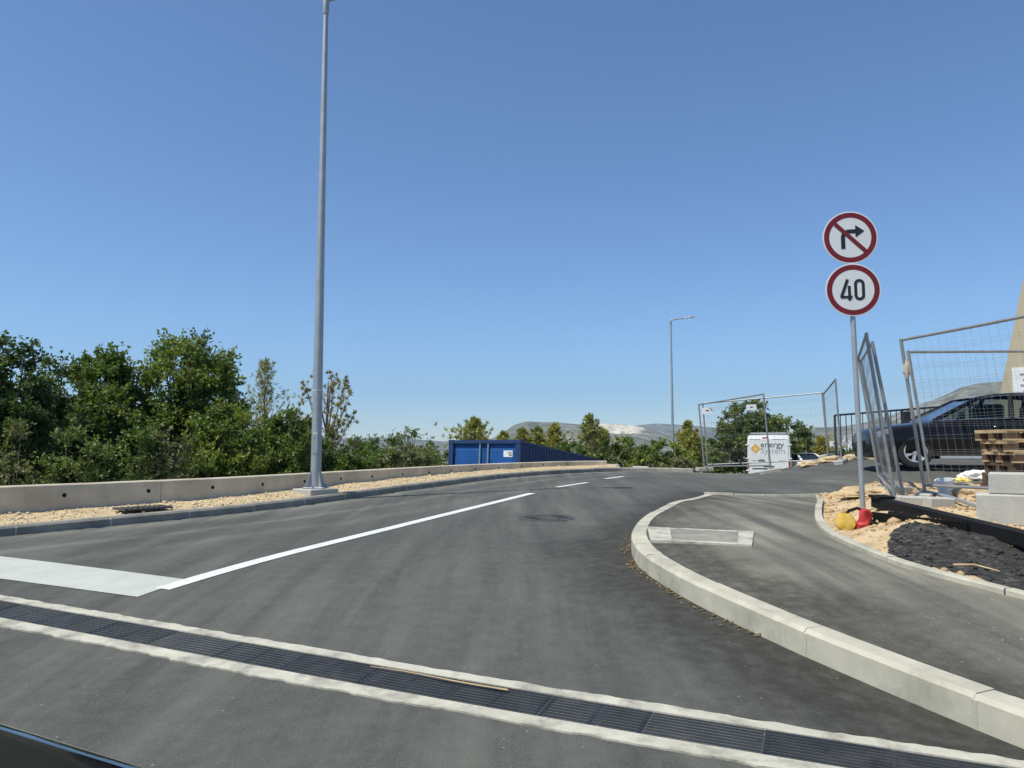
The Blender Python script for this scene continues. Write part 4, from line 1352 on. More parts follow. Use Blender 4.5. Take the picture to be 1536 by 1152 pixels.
def make_car(label, paint, loc, rot, glass='glass', group=None):
    t = thing('car', label, 'car', loc, 0, group); t.rotation_euler = rot
    # x back along the car from the nose, y = +- width, z up
    S = [(0.14, .27, .60, .66, .62), (.17, .22, .655, .715, .75), (.26, .19, .71, .775, .845), (.45, .18, .76, .83, .89), (.9, .18, .82, .885, .905),
         (1.35, .18, .875, .945, .91), (1.75, .18, .905, .975, .91), (2.6, .18, .935, .985, .912), (3.5, .18, .955, 1.0, .912), (4.1, .2, .965, 1.03, .895),
         (4.45, .26, .95, 1.02, .86), (4.68, .33, .90, .97, .78), (4.75, .42, .82, .90, .66)]
    Q = interp_stations(S, 44)
    m = MB(); vs = []
    def sec(x, zb, zs, zt, w):
        half = [(0, zb), (w * .82, zb), (w * .955, zb + .05), (w * .985, zb + .16 * (zs - zb) + .06), (w * 1.0, zb + .55 * (zs - zb)), (w * .985, zs - .09), (w * .955, zs - .02), (w * .90, zs + .012), (w * .6, zt - .012), (0, zt)]
        return half
    for (x, zb, zs, zt, w) in Q:
        h = sec(x, zb, zs, zt, w)
        ring = [(y, z) for (y, z) in h] + [(-y, z) for (y, z) in h[-2:0:-1]]
        vs += [(x, y, z) for (y, z) in ring]
    k = 18; fs = []
    for i in range(len(Q) - 1):
        for j in range(k):
            a = i * k + j; b = i * k + (j + 1) % k
            fs.append((a, a + k, b + k, b))
    fs.append(tuple(range(k))); fs.append(tuple((len(Q) - 1) * k + j for j in range(k - 1, -1, -1)))
    body = m.add(vs, fs).build('body', paint, t)
    WX = (0.90, 3.66); WZ = 0.325
    cut_arches(body, [(x, s * 0.93, WZ) for x in WX for s in (-1, 1)], 0.375)
    for x in WX:
        for s in (-1, 1):
            wheel(t, (x, s * 0.80, WZ), 0.325, 0.21, side=s)
    # greenhouse
    A0, A1 = (1.28, .80, .925), (2.12, .615, 1.36)
    RT = [A1, (2.45, .60, 1.42), (2.85, .595, 1.445), (3.3, .59, 1.435), (3.65, .58, 1.39)]
    D0 = (4.28, .70, 1.0)
    belt = [(1.28, .80, .925), (1.7, .835, .935), (2.6, .85, .955), (3.5, .845, .97), (4.0, .80, .985), (4.28, .70, 1.0)]
    for s in (-1, 1):
        f = lambda p: (p[0], p[1] * s, p[2])
        m = MB(); m.tube([f(A0)] + [f(p) for p in RT] + [f((3.95, .64, 1.22)), f(D0)], [.045, .040, .034, .034, .034, .040, .06, .07], 8); m.build('roof_pillar', paint, t, smooth=True)
        m = MB(); m.tube([f((2.62, .845, .95)), f((2.72, .61, 1.42))], [.05, .04], 8); m.build('door_pillar', 'black', t, smooth=True)
        m = MB(); m.tube([f((3.52, .84, .965)), f((3.50, .605, 1.40))], [.045, .04], 8); m.build('door_pillar', 'black', t, smooth=True)
        m = MB(); m.tube([f((p[0], p[1] + .012, p[2] + .012)) for p in belt], .010, 6); m.build('window_trim', 'chrome', t, smooth=True)
        m = MB(); m.tube([f((p[0], p[1] + .03, p[2] - .012)) for p in [A0] + RT + [(3.95, .62, 1.22)]], .007, 6); m.build('window_trim', 'chrome', t, smooth=True)
        for poly in ([(1.36, .80, .94), (2.60, .84, .96), (2.70, .605, 1.41), (2.12, .612, 1.345)], [(2.66, .84, .96), (3.50, .835, .97), (3.48, .60, 1.40), (2.75, .60, 1.425)],
                     [(3.56, .83, .975), (4.15, .74, .995), (3.68, .585, 1.36), (3.54, .60, 1.385)]):
            m = MB(); m.add([f(p) for p in poly], [(0, 1, 2, 3)]); m.build('side_window', glass, t)
        # mirror
        m = MB(); m.box((0, 0, 0), (1, 1, 1), M=Matrix.Translation((1.70, s * 0.99, 1.02)) @ Matrix.Rotation(s * 0.2, 4, 'Z') @ Matrix.Diagonal((.11, .20, .14, 1)), ch=0.2)
        m.tube([(1.68, s * .84, .955), (1.69, s * .93, .985)], .025, 6); m.build('mirror', paint, t, smooth=True)
        # lamp, handles, seams
        m = MB(); vs = []; fs = []
        for i, u in enumerate(np.linspace(0, 1, 7)):
            x = 0.20 + 0.30 * u; row = np.interp(x, Q[:, 0], Q[:, 2]); w = np.interp(x, Q[:, 0], Q[:, 4])
            for (dw, z) in ((.012, row - .17 + .06 * u), (.014, row - .10), (-.002, row - .02), (-.05, row + .012)):
                vs.append((x, s * (w * .97 + dw), z))
        for i in range(6):
            for j in range(3):
                a = i * 4 + j; fs.append((a, a + 4, a + 5, a + 1))
        m.add(vs, fs); m.build('headlight', 'lens', t, smooth=True)
        for x in (2.38, 3.28):
            m = MB(); m.tube([(x - .1, s * .908, .80), (x - .07, s * .935, .80), (x + .07, s * .935, .80), (x + .1, s * .908, .80)], .013, 6); m.build('door_handle', paint, t, smooth=True)
        for x in (1.45, 2.66, 3.56):
            zb, zs, w = (np.interp(x, Q[:, 0], Q[:, c]) for c in (1, 2, 4))
            m = MB(); m.tube([(x, s * w * .985, zb + .2), (x - .02, s * (w + .0005), zb + .55 * (zs - zb)), (x, s * w * .987, zs - .09), (x, s * w * .957, zs - .02)], .004, 5); m.build('door_seam', 'black', t)
        m = MB(); m.box((2.28, s * .885, .215), (1.9, .05, .05), 0); m.build('sill_trim', 'alloy' if paint == 'car' else 'black', t)
        m = MB(); m.box((0, 0, 0), (1, 1, 1), M=Matrix.Translation((4.60, s * .76, .83)) @ Matrix.Rotation(s * -0.5, 4, 'Z') @ Matrix.Diagonal((.10, .16, .13, 1)), ch=0.15); m.build('tail_light', 'red_lens', t)
    m = MB(); vs = []; fs = []
    for i, p in enumerate(RT):
        for j in range(7):
            u = j / 6 * 2 - 1
            vs.append((p[0] - .02 * (1 - u * u), p[1] * u, p[2] + .022 * (1 - u * u) + 0.012))
    for i in range(len(RT) - 1):
        for j in range(6):
            a = i * 7 + j; fs.append((a, a + 7, a + 8, a + 1))
    m.add(vs, fs).build('roof', paint, t, smooth=True)
    m = MB(); m.add([(1.30, -.78, .94), (1.30, .78, .94), (2.10, .59, 1.365), (2.10, -.59, 1.365)], [(0, 1, 2, 3)]); m.build('windscreen', glass, t)
    m = MB(); m.add([(4.24, -.68, 1.01), (4.24, .68, 1.01), (3.68, .56, 1.38), (3.68, -.56, 1.38)], [(3, 2, 1, 0)]); m.build('rear_window', glass, t)
    for (x, y) in ((2.3, -.36), (2.3, .36), (3.2, 0)):
        m = MB(); m.box((x, y, .72), (.5, .5 if y else 1.2, .16), 0, ch=.03); m.box((x + .25, y, .98), (.14, .48 if y else 1.2, .55), 0, ch=.04); m.build('seat', 'black', t)
    m = MB(); m.box((0.14, 0, .46), (.03, .62, .16), 0, ch=.01); m.build('grille', 'black', t)
    m = MB(); m.box((4.735, 0, .62), (.05, .52, .12), 0); m.build('number_plate', 'white_pl', t)
    return t

wf = at(1371, 704, 14.4)
cz0 = g1(7.9, 14.4); cz1 = g1(10.7, 14.4)
fx = (1371 - 768) / FPX * 13.6 - 0.90
fx += 0.20
car_ = make_car('dark blue-black saloon car parked behind the mesh fence', 'car', (fx, 14.55, g1(fx + 2.3, 14.5)), (0, 0, R(-11)))
car_.scale = (0.95, 0.95, 0.94)
# white pickup-like car beyond the fence: rear towards the camera
wp = at(1210, 689, 41.0)
make_car('white car with dark windows parked beside the white van', 'van', (wp.x - 0.5, 45.2, wp.z - 1.12), (0, 0, R(-78)), glass='glass_dark')

# white van -----------------------------------------------------------
VY = 36.2
vt = at(1152, 651, VY)
vz = vt.z - 2.55
van = thing('van', 'white panel van with orange diamond logo and energy system lettering on its rear doors', 'van', (vt.x, VY, vz), R(-21.5))
VWd, VH, VL = 2.0, 2.5, 5.4
m = MB(); vs = []
secs = [(0.0, 0.985, 2.40, 0.42), (0.03, 1.0, 2.46, 0.40), (0.3, 1.0, 2.50, 0.36), (1.2, 1.01, 2.52, 0.32), (3.4, 1.01, 2.50, 0.32), (3.9, 0.98, 2.35, 0.32), (4.5, 0.95, 1.50, 0.32), (5.2, 0.90, 1.12, 0.34), (5.4, 0.78, 0.85, 0.40)]
for (y, w, h, zb) in secs:
    half = [(0, zb), (w * .94, zb), (w, zb + .12), (w * 1.0, zb + .45 * (h - zb)), (w * .99, h - .35), (w * .965, h - .06), (w * .91, h), (0, h + .012)]
    ring = half + [(-a, b) for (a, b) in half[-2:0:-1]]
    vs += [(a, y, b) for (a, b) in ring]
k = 14; fs = []
for i in range(len(secs) - 1):
    for j in range(k):
        a = i * k + j; b = i * k + (j + 1) % k
        fs.append((a, b, b + k, a + k))
fs.append(tuple(range(k - 1, -1, -1))); fs.append(tuple((len(secs) - 1) * k + j for j in range(k)))
vb = m.add(vs, fs).build('body', 'van', van)
cut_arches(vb, [(s * 0.98, y, 0.34) for s in (-1, 1) for y in ()], 0.4)
for y in (1.0, 4.4):
    for s in (-1, 1):
        q = MB(); T = Matrix.Translation((s * 0.9, y, 0.34)) @ Matrix.Rotation(R(90), 4, 'Y')
        q.lathe([(0.2, -.10), (0.3, -.115), (0.34, -.07), (0.34, .07), (0.3, .115), (0.2, .10)], n=28, M=T, closed=True); wv = q.build('wheel', 'rubber', van, smooth=True)
        q = MB(); q.lathe([(0.2, -.09), (0.2, .09), (0.0005, .07)], n=20, M=T); q.build('rim', 'alloy', wv)
def vbox(name, c, s, m, par=van, ch=0.0):
    q = MB(); q.box(c, s, 0, ch=ch); return q.build(name, m, par)
for s in (-1, 1):
    d = vbox('rear_door', (s * 0.462, -0.012, 1.40), (0.90, 0.03, 1.86), 'van', van, 0.012)
    for z in (0.75, 1.35, 2.02):
        vbox('hinge', (s * 1.0, -0.01, z), (0.15, 0.05, 0.055), 'van', d, 0.01)
    vbox('tail_light', (s * 0.945, -0.005, 1.02), (0.07, 0.04, 0.36), 'red_lens', van, 0.01)
vbox('rear_bumper', (0, -0.05, 0.42), (1.9, 0.12, 0.16), 'print', van, 0.02)
vbox('door_handle', (0.0, -0.034, 0.97), (0.50, 0.02, 0.05), 'print')
pl = vbox('number_plate', (-0.42, -0.034, 0.72), (0.52, 0.012, 0.115), 'white_pl')
vbox('plate_lamp_bar', (-0.42, -0.037, 0.86), (0.70, 0.018, 0.05), 'print')
q = MB(); T = Matrix.Translation((-0.33, -0.03, 1.235)) @ Matrix.Rotation(R(90), 4, 'X')
q.lathe([(1.0, 0), (1.0, 0.014), (0.8, 0.018), (0.0005, 0.018)], n=28, M=T @ Matrix.Diagonal((0.165, 0.075, 1, 1))); q.build('badge', 'print', van)
q = MB(); q.lathe([(1.0, 0.0), (1.0, 0.0215), (0.0005, 0.022)], n=24, M=T @ Matrix.Diagonal((0.085, 0.036, 1, 1))); q.build('badge_centre', 'lens', van)
vbox('brake_light', (-0.16, -0.03, 2.37), (0.24, 0.012, 0.05), 'red_lens')
# logo: orange diamond with pale core
q = MB(); c = Vector((-0.60, 0, 1.83)); h = 0.24
def dia(r, y): return [(c.x, y, c.z + r * 1.05), (c.x - r, y, c.z), (c.x, y, c.z - r * 1.05), (c.x + r, y, c.z)]
o_, i_ = dia(h, -0.031), dia(h * 0.42, -0.031)
q.add(o_ + i_, [(a, (a + 1) % 4, 4 + (a + 1) % 4, 4 + a) for a in range(4)]); q.build('logo_diamond', 'orange', van)
q = MB(); q.add(dia(h * 0.32, -0.031), [(0, 1, 2, 3)]); q.build('logo_core', 'pale_yellow', van)
def text_mesh(name, s, size, loc, m, par, xs=1.0, off=0.0):
    cu = bpy.data.curves.new(name, 'FONT'); cu.body = s; cu.size = size; cu.align_x = 'LEFT'; cu.offset = off; cu.resolution_u = 3
    ob = bpy.data.objects.new(name, cu); COL.objects.link(ob)
    bpy.context.view_layer.update()
    me = bpy.data.meshes.new_from_object(ob.evaluated_get(bpy.context.evaluated_depsgraph_get()))
    bpy.data.objects.remove(ob)
    me.transform(Matrix.Diagonal((xs, 1, 1, 1)))
    me.materials.clear(); me.materials.append(MT[m])
    o = bpy.data.objects.new(name, me); COL.objects.link(o); o.parent = par
    o.location = loc; o.rotation_euler = (R(90), 0, 0)
    return o
text_mesh('lettering', 'energy', 0.40, (-0.37, -0.031, 1.90), 'print', van, 1.0, 0.004)
text_mesh('lettering', 'System', 0.40, (-0.37, -0.031, 1.60), 'print2', van, 1.0, -0.002)
for (x, w_) in ((-0.62, 0.5), (0.50, 0.62)):
    vbox('small_print', (x, -0.031, 2.29), (w_, 0.004, 0.022), 'print2')
for (x, w_) in ((-0.68, 0.26), (0.62, 0.3)):
    vbox('small_print', (x, -0.031, 1.25), (w_, 0.004, 0.022), 'print2')
rk = MB(); 
for s in (-1, 1): rk.tube([(s * 0.82, 0.15, 2.60), (s * 0.82, 3.2, 2.60)], 0.022, 8)
for y in (0.2, 1.2, 2.2, 3.1):
    rk.tube([(-0.84, y, 2.60), (0.84, y, 2.60)], 0.02, 8)
    for s in (-1, 1): rk.tube([(s * 0.82, y, 2.40), (s * 0.82, y, 2.60)], 0.018, 6)
rk.build('roof_rack', 'galv', van, smooth=True)
for s in (-1, 1):
    vbox('mirror', (s * 1.13, 4.0, 1.35), (0.2, 0.12, 0.32), 'black', van, 0.03)

# ------------------------------------------------------------------ railing and tower on the right
RY = 18.4
r0 = at(1252, 623, RY); r1 = at(1412, 610, RY - 0.2)
rroot = thing('metal_railing', 'dark metal railing with upright bars behind the dark car', 'railing', (r0.x, r0.y, g1(r0.x, r0.y)))
ro = Vector(rroot.location)
xsr = np.arange(r0.x, r0.x + 6.4, 0.135)
def rpt(x, u):      # u 0 bottom .. 1 top
    f = (x - r0.x) / (r1.x - r0.x)
    zt_ = r0.z + (r1.z - r0.z) * min(f, 1.15); y = r0.y + (r1.y - r0.y) * f
    return Vector((x, y, (g1(x, y) + 0.08) * (1 - u) + zt_ * u))
m = MB(); m.tube([rpt(x, 1) for x in xsr[::6]] + [rpt(xsr[-1], 1)], 0.024, 8); m.build('top_rail', 'rail', rroot, origin=ro)
m = MB(); m.tube([rpt(x, 0.06) for x in xsr[::6]] + [rpt(xsr[-1], 0.06)], 0.02, 8); m.build('bottom_rail', 'rail', rroot, origin=ro)
for i, x in enumerate(xsr):
    m = MB()
    if i % 12 == 0:
        m.tube([rpt(x, -0.12), rpt(x, 1.0)], 0.03, 8); m.build('post', 'rail', rroot, origin=ro)
    else:
        m.tube([rpt(x, 0.06), rpt(x, 0.99)], 0.011, 6); m.build('baluster', 'rail', rroot, origin=ro)
px_ = (1349 - 768) / FPX * RY; pz = g1(px_, RY)
m = MB(); m.box((0, 0, 0.58), (0.17, 0.10, 1.22), 0, ch=0.01); o = m.build('utility_pedestal', 'rail'); o.location = (px_, RY - 0.32, pz - 0.02)
tag(o, 'narrow dark upright cabinet standing at the metal railing', 'cabinet')
TY = 17.6
tl0 = at(1494, 600, TY); tl1 = at(1529, 380, TY)
sl_t = (tl1.x - tl0.x) / (tl1.z - tl0.z)
zb = g1(12, TY) - 0.3; H_t = 9.5
xb = tl0.x - (tl0.z - zb) * sl_t
Wb = 4.6; 
troot = thing('tapered_tower', 'beige concrete tower with sloping sides beyond the dark car', 'tower', (xb, TY, zb), R(-34))
m = MB(); vs = []
for (z, s_) in ((0, 0), (H_t * 0.5, 0.5), (H_t, 1)):
    ins = sl_t * z
    hw = Wb / 2 - ins; hd = 1.2 - ins * 0.35
    c_ = min(0.06, hw * 0.2)
    ins2 = ins
    vs += [(ins2, 0, z), (Wb - ins2, 0, z), (Wb - ins2, 2.4, z), (ins2, 2.4, z)]
fs = [(3, 2, 1, 0), (8, 9, 10, 11)]
for i in range(2):
    for j in range(4):
        a = i * 4 + j; b = i * 4 + (j + 1) % 4; fs.append((a, b, b + 4, a + 4))
m.add(vs, fs).build('shaft', 'tower', troot)
m = MB(); m.box((Wb / 2, 1.2, H_t + 0.06), (2 * (Wb / 2 - sl_t * H_t) + 0.14, 2.6, 0.12), 0, ch=0.02); m.build('cap', 'conc', troot)
nb = at(1524, 575, TY - 0.3); nbx = 1.15
m = MB(); m.box((nbx, -0.012, nb.z - zb), (1.0, 0.02, 0.72), 0); bd = m.build('notice_board', 'white_pl', troot)
m = MB(); 
for k in range(4): m.box((nbx, -0.026, nb.z - zb + 0.2 - 0.13 * k), (0.7 - 0.1 * (k % 2), 0.006, 0.045), 0)
m.build('print_lines', 'print2', bd)

# ------------------------------------------------------------------ building-site clutter on the earth
def dn_(px, py, dz=0.0):
    return on(px, py, dirt1, dz, 4.0, 12.4)
# pallets
pp = at(1489, 700, 9.6); px0, py0 = pp.x + 0.80, 9.75
zcur = dirt1(px0, py0) + 0.0
for k in range(6):
    t = thing('pallet', ['wooden pallet at the bottom of the stack by the fence', 'second wooden pallet from the ground in the stack', 'third wooden pallet from the ground in the stack',
                         'fourth wooden pallet from the ground in the stack', 'wooden pallet next below the topmost one in the stack', 'topmost wooden pallet of the stack by the fence'][k], 'pallet',
              (px0 + random.uniform(-0.05, 0.05), py0 + random.uniform(-0.04, 0.04), zcur), R(-8 + random.uniform(-5, 5)), 'pallets stacked by the mesh fence')
    mm = 'wood' if k > 2 else 'wood_dark'
    for i in range(3):
        q = MB(); q.box((0, -0.35 + 0.35 * i, 0.011), (1.2, 0.10, 0.022)); q.build('bottom_board', mm, t)
        for j in range(3):
            q = MB(); q.box((-0.53 + 0.53 * j, -0.35 + 0.35 * i, 0.061), (0.14, 0.10, 0.076)); q.build('spacer_block', 'wood_dark', t)
    for j in range(3):
        q = MB(); q.box((-0.53 + 0.53 * j, 0, 0.11), (0.14, 0.8, 0.02)); q.build('stringer', mm, t)
    for i in range(5):
        q = MB(); q.box((0, -0.35 + 0.175 * i, 0.132), (1.2, 0.12 if i % 2 == 0 else 0.10, 0.022)); q.build('deck_board', mm, t)
    zcur += 0.145
# concrete blocks
bp = at(1512, 790, 7.0)
zb_ = min(dirt1(bp.x + 0.2, 7.1), bp.z + 0.05)
blk = [((bp.x + 0.27, 7.0, zb_ - 0.03), (0.95, 0.34, 0.29), -0.56, 'large smooth grey concrete block resting on the earth'),
       ((bp.x + 0.36, 7.02, zb_ + 0.262), (0.85, 0.34, 0.20), -0.60, 'upper concrete block lying on the larger grey block')]
for (c, s, rz, lb) in blk:
    m = MB(); m.box((0, 0, s[2] / 2), s, 0, ch=0.012); o = m.build('concrete_block', 'conc'); o.location = c; o.rotation_euler = (0, 0, rz)
    tag(o, lb, 'block')
for (px, py, s, rz, lb) in ((1374, 758, (0.36, 0.14, 0.12), -0.25, 'short concrete kerb piece lying on the earth beside the black beam'),
                            (1412, 760, (0.30, 0.15, 0.12), 0.1, 'stub of concrete kerb lying beside the white bucket'),
                            (1352, 742, (0.34, 0.14, 0.13), 0.35, 'small tilted concrete lump behind the fence posts')):
    p = dn_(px, py)
    m = MB(); m.box((0, 0, s[2] / 2), s, 0, ch=0.012); o = m.build('kerb_piece', 'conc'); o.location = (p.x, p.y + 0.05, p.z - 0.02); o.rotation_euler = (0.05, 0.03, rz); tag(o, lb, 'kerb')
# white bucket on its side, yellow bag, white sheeting
p = dn_(1421, 746)
bk = thing('bucket', 'white plastic bucket standing on the earth heap', 'bucket', (p.x, p.y, p.z - 0.01)); bk.rotation_euler = (0.12, -0.16, 0)
m = MB(); m.lathe([(0.0005, 0.004), (0.085, 0.004), (0.112, 0.23), (0.120, 0.232), (0.120, 0.245), (0.106, 0.245), (0.080, 0.012), (0.0005, 0.012)], n=28); m.build('pail', 'white_pl', bk, smooth=True)
m = MB(); m.tube([(0.12 * math.cos(a), 0.05 + 0.05 * math.sin(a), 0.225 - 0.06 * math.sin(a)) for a in np.linspace(0, math.pi, 13)], 0.0025, 5); m.build('handle', 'galv_dark', bk)
def crumple(name, c, s, m_, label, cat, seed, flat=1.0):
    bm = bmesh.new(); bmesh.ops.create_icosphere(bm, subdivisions=4, radius=1.0)
    vs = []
    for v in bm.verts:
        d = 1 + 0.30 * mnoise.noise(v.co * 1.9 + Vector((seed, 0, 0))) + 0.13 * mnoise.noise(v.co * 5 + Vector((0, seed, 0)))
        z = v.co.z * d
        vs.append((v.co.x * d * s[0], v.co.y * d * s[1], max(z, -0.35) * s[2]))
    m = MB(); m.add(vs, [[q.index for q in f.verts] for f in bm.faces]); bm.free()
    o = m.build(name, m_, smooth=True, sharp=50); o.location = c
    return tag(o, label, cat)
for i, (px, s_) in enumerate(((1214, (0.30, 0.16, 0.10)), (1246, (0.36, 0.18, 0.12)), (1276, (0.26, 0.16, 0.10)), (1300, (0.32, 0.2, 0.13)))):
    x = (px - 768) / FPX * 18.3
    crumple('rubble_stone', (x, 18.3, g1(x, 18.3) + 0.02), s_, 'gravel', ['pale rough stone on the far road edge beside the white car', 'largest pale rough stone below the narrow fence panel',
            'small pale rough stone between fence panel and railing', 'pale rough stone at the foot of the railing end'][i], 'stone', 2.0 + i)
p = dn_(1440, 728); crumple('plastic_bag', (p.x, p.y, p.z + 0.05), (0.17, 0.12, 0.07), 'pale_yellow', 'crumpled pale yellow bag lying behind the white bucket', 'bag', 3.0)
p = dn_(1472, 724); crumple('plastic_sheet', (p.x + 0.0, p.y, p.z + 0.10), (0.32, 0.15, 0.10), 'white_pl', 'crumpled white plastic sheeting in front of the pallets', 'plastic sheet', 7.7)
# earth heaps
p = dn_(1466, 748); o = crumple('earth_heap', (p.x, p.y + 0.1, p.z + 0.02), (0.27, 0.22, 0.15), 'dirt', 'mounded heap of orange earth beside the white bucket', 'earth heap', 1.3)
p = dn_(1312, 742); crumple('earth_heap', (p.x + 0.05, p.y + 0.2, p.z + 0.0), (0.46, 0.30, 0.10), 'dirt', 'low orange earth heap behind the sign post', 'earth heap', 5.3)
# black beam / edging board lying across the earth
b1 = dn_(1316, 765, 0.0); b2 = dn_(1545, 832, 0.0)
b2 = b1 + (b2 - b1) * 1.35
dv = Vector((b2.x - b1.x, b2.y - b1.y, 0)); Lb = dv.length; az = math.atan2(dv.y, dv.x)
_zz = [dirt1(*(b1.lerp(b2, k / 10))[:2]) for k in range(11)]; zA = max(_zz[:4]) - 0.01; zB = max(_zz[7:]) + 0.0
bt = thing('steel_beam', 'long black steel channel beam lying across the earth', 'beam', (b1.x, b1.y, zA))
bt.rotation_euler = (0, -math.atan2(zB - zA, Lb), az)
m = MB(); prof = [(-0.07, 0), (0.07, 0), (0.07, 0.015), (-0.052, 0.015), (-0.052, 0.095), (0.07, 0.095), (0.07, 0.11), (-0.07, 0.11)]
Mx = Matrix.Rotation(R(90), 4, 'Z') @ Matrix.Rotation(R(90), 4, 'X')
m.prism(prof, Mx, Lb); m.build('web', 'black', bt)
m = MB(); m.box((0.1, 0.0, 0.125), (0.22, 0.2, 0.03), 0, ch=0.004); m.build('end_plate', 'black', bt)
# second dark trough under it
b3 = dn_(1330, 782); b4 = dn_(1440, 792); dv = b4 - b3
m = MB(); m.prism([(-0.10, 0), (0.10, 0), (0.12, 0.09), (0.10, 0.09), (0.085, 0.015), (-0.085, 0.015), (-0.10, 0.09), (-0.12, 0.09)], Mx, dv.length + 0.25)
o = m.build('black_trough', 'black'); o.location = (b3.x, b3.y + 0.12, dirt1(b3.x, b3.y)); o.rotation_euler = (0, 0, math.atan2(dv.y, dv.x)); tag(o, 'short black plastic trough lying below the steel beam', 'trough')
# steel tube and rod leaning across the stones
for (a, b, r_, lb) in (((1386, 742), (1482, 772), 0.022, 'grey steel tube lying from the fence post to the concrete block'), ((1310, 716), (1330, 738), 0.018, 'short pale metal bar propped behind the sign post')):
    p, q_ = dn_(*a), dn_(*b)
    m = MB(); m.tube([(p.x, p.y, dirt1(p.x, p.y) + 0.05), ((p.x + q_.x) / 2, (p.y + q_.y) / 2, dirt1((p.x + q_.x) / 2, (p.y + q_.y) / 2) + 0.05), (q_.x, q_.y, dirt1(q_.x, q_.y) + 0.05)], r_, 8)
    tag(m.build('steel_tube', 'galv', smooth=True), lb, 'tube')
# stick on loose asphalt
p, q_ = dn_(1430, 852, 0.05), dn_(1500, 862, 0.05); m = MB()
m.tube([(p.x, p.y, dirt1(p.x, p.y) + 0.075), ((p.x + q_.x) / 2, (p.y + q_.y) / 2 + 0.02, dirt1((p.x + q_.x) / 2, (p.y + q_.y) / 2) + 0.09), (q_.x, q_.y, dirt1(q_.x, q_.y) + 0.075)], [0.008, 0.007, 0.004], 6)
tag(m.build('stick', 'wood', smooth=True), 'short brown stick lying on the loose black asphalt', 'stick')
# red and yellow machine
p = dn_(1279, 793)
tm = thing('cutting_tool', 'small red and yellow cutting tool with black handle lying on the earth', 'power tool', (p.x, p.y, p.z - 0.03), R(-8)); tm.rotation_euler = (0.12, 0.16, R(-14))
m = MB(); T = Matrix.Translation((-0.09, 0.0, 0.085)) @ Matrix.Rotation(R(60), 4, 'X')
m.lathe([(0.0005, -0.025), (0.085, -0.025), (0.098, -0.012), (0.098, 0.012), (0.085, 0.028), (0.03, 0.034), (0.0005, 0.034)], n=30, M=T); m.v = [tuple(Vector(q) + 0.022 * mnoise.noise_vector(Vector(q) * 13)) for q in m.v]; m.build('blade_guard', 'yellow', tm, smooth=True)
m = MB(); m.lathe([(0.0005, 0.0), (0.05, 0.0), (0.062, 0.03), (0.062, 0.10), (0.05, 0.115), (0.054, 0.13), (0.06, 0.19), (0.05, 0.225), (0.0005, 0.235)], n=24, M=Matrix.Translation((0.075, 0, 0.02)) @ Matrix.Rotation(0.12, 4, 'Y')); m.v = [tuple(Vector(q) + 0.035 * mnoise.noise_vector(Vector(q) * 14)) for q in m.v]; m.build('motor_body', 'red', tm, smooth=True)
m = MB(); m.tube([(0.10, 0.02, 0.22), (0.02, 0.06, 0.24), (-0.06, 0.05, 0.20), (-0.09, 0.03, 0.13)], 0.016, 8); m.build('handle', 'black', tm, smooth=True)
m = MB(); m.box((0.165, 0.02, 0.075), (0.10, 0.14, 0.15), 0, ch=0.02); m.tube([(0.17, 0.02, 0.14), (0.26, 0.1, 0.12), (0.4, 0.12, 0.06)], 0.018, 8); m.build('engine_housing', 'black', tm, smooth=True)

# ------------------------------------------------------------------ wing of the car the picture is taken from
e0_ = at(-60, 1078, 1.25); e1_ = at(190, 1156, 1.12)
wr = thing('car_wing', 'glossy black car wing reflecting the sky at the road edge', 'car', (e0_.x, e0_.y, 0.0))
oW = Vector(wr.location)
m = MB(); vs = []; fs = []
ax = (e1_ - e0_)
nL, nS = 16, 12
side = Vector((-ax.y, ax.x, 0)).normalized()
if side.y > 0: side = -side
for i in range(nL + 1):
    u = -1.2 + 3.0 * i / nL
    p = e0_ + ax * u
    for j in range(nS + 1):
        a = j / nS
        # rounded shoulder running down to the sill
        off = 0.02 * math.sin(min(a * 3, 1) * math.pi / 2) if a < 0 else 0
        fwd = -side
        r_ = 0.05
        if a < 0.5:
            an = a / 0.5 * math.pi / 2
            q_ = p + fwd * (r_ * math.sin(an) - r_) + Vector((0, 0, r_ * math.cos(an) - r_ * 0.3))
        else:
            q_ = p + Vector((0, 0, -r_ * 0.3)) + fwd * 0.0 + Vector((0, 0, -(a - 0.5) / 0.5 * (p.z - r_ * 0.3 - 0.18)))
        vs.append(q_)
for i in range(nL):
    for j in range(nS):
        a = i * (nS + 1) + j; fs.append((a, a + 1, a + nS + 2, a + nS + 1))
m.add(vs, fs).build('wing_panel', 'wing', wr, smooth=True, origin=oW)
m = MB(); mid = e0_ + ax * 0.3
m.lathe([(0.2, -.09), (0.29, -.10), (0.315, -.05), (0.315, .05), (0.29, .10), (0.2, .09), (0.0005, 0.08)], n=28,
        M=Matrix.Translation((mid.x + side.x * 0.16, mid.y + side.y * 0.16, 0.315)) @ Matrix.Rotation(math.atan2(ax.y, ax.x), 4, 'Z') @ Matrix.Rotation(R(90), 4, 'X')); m.build('wheel', 'rubber', wr, smooth=True, origin=oW)

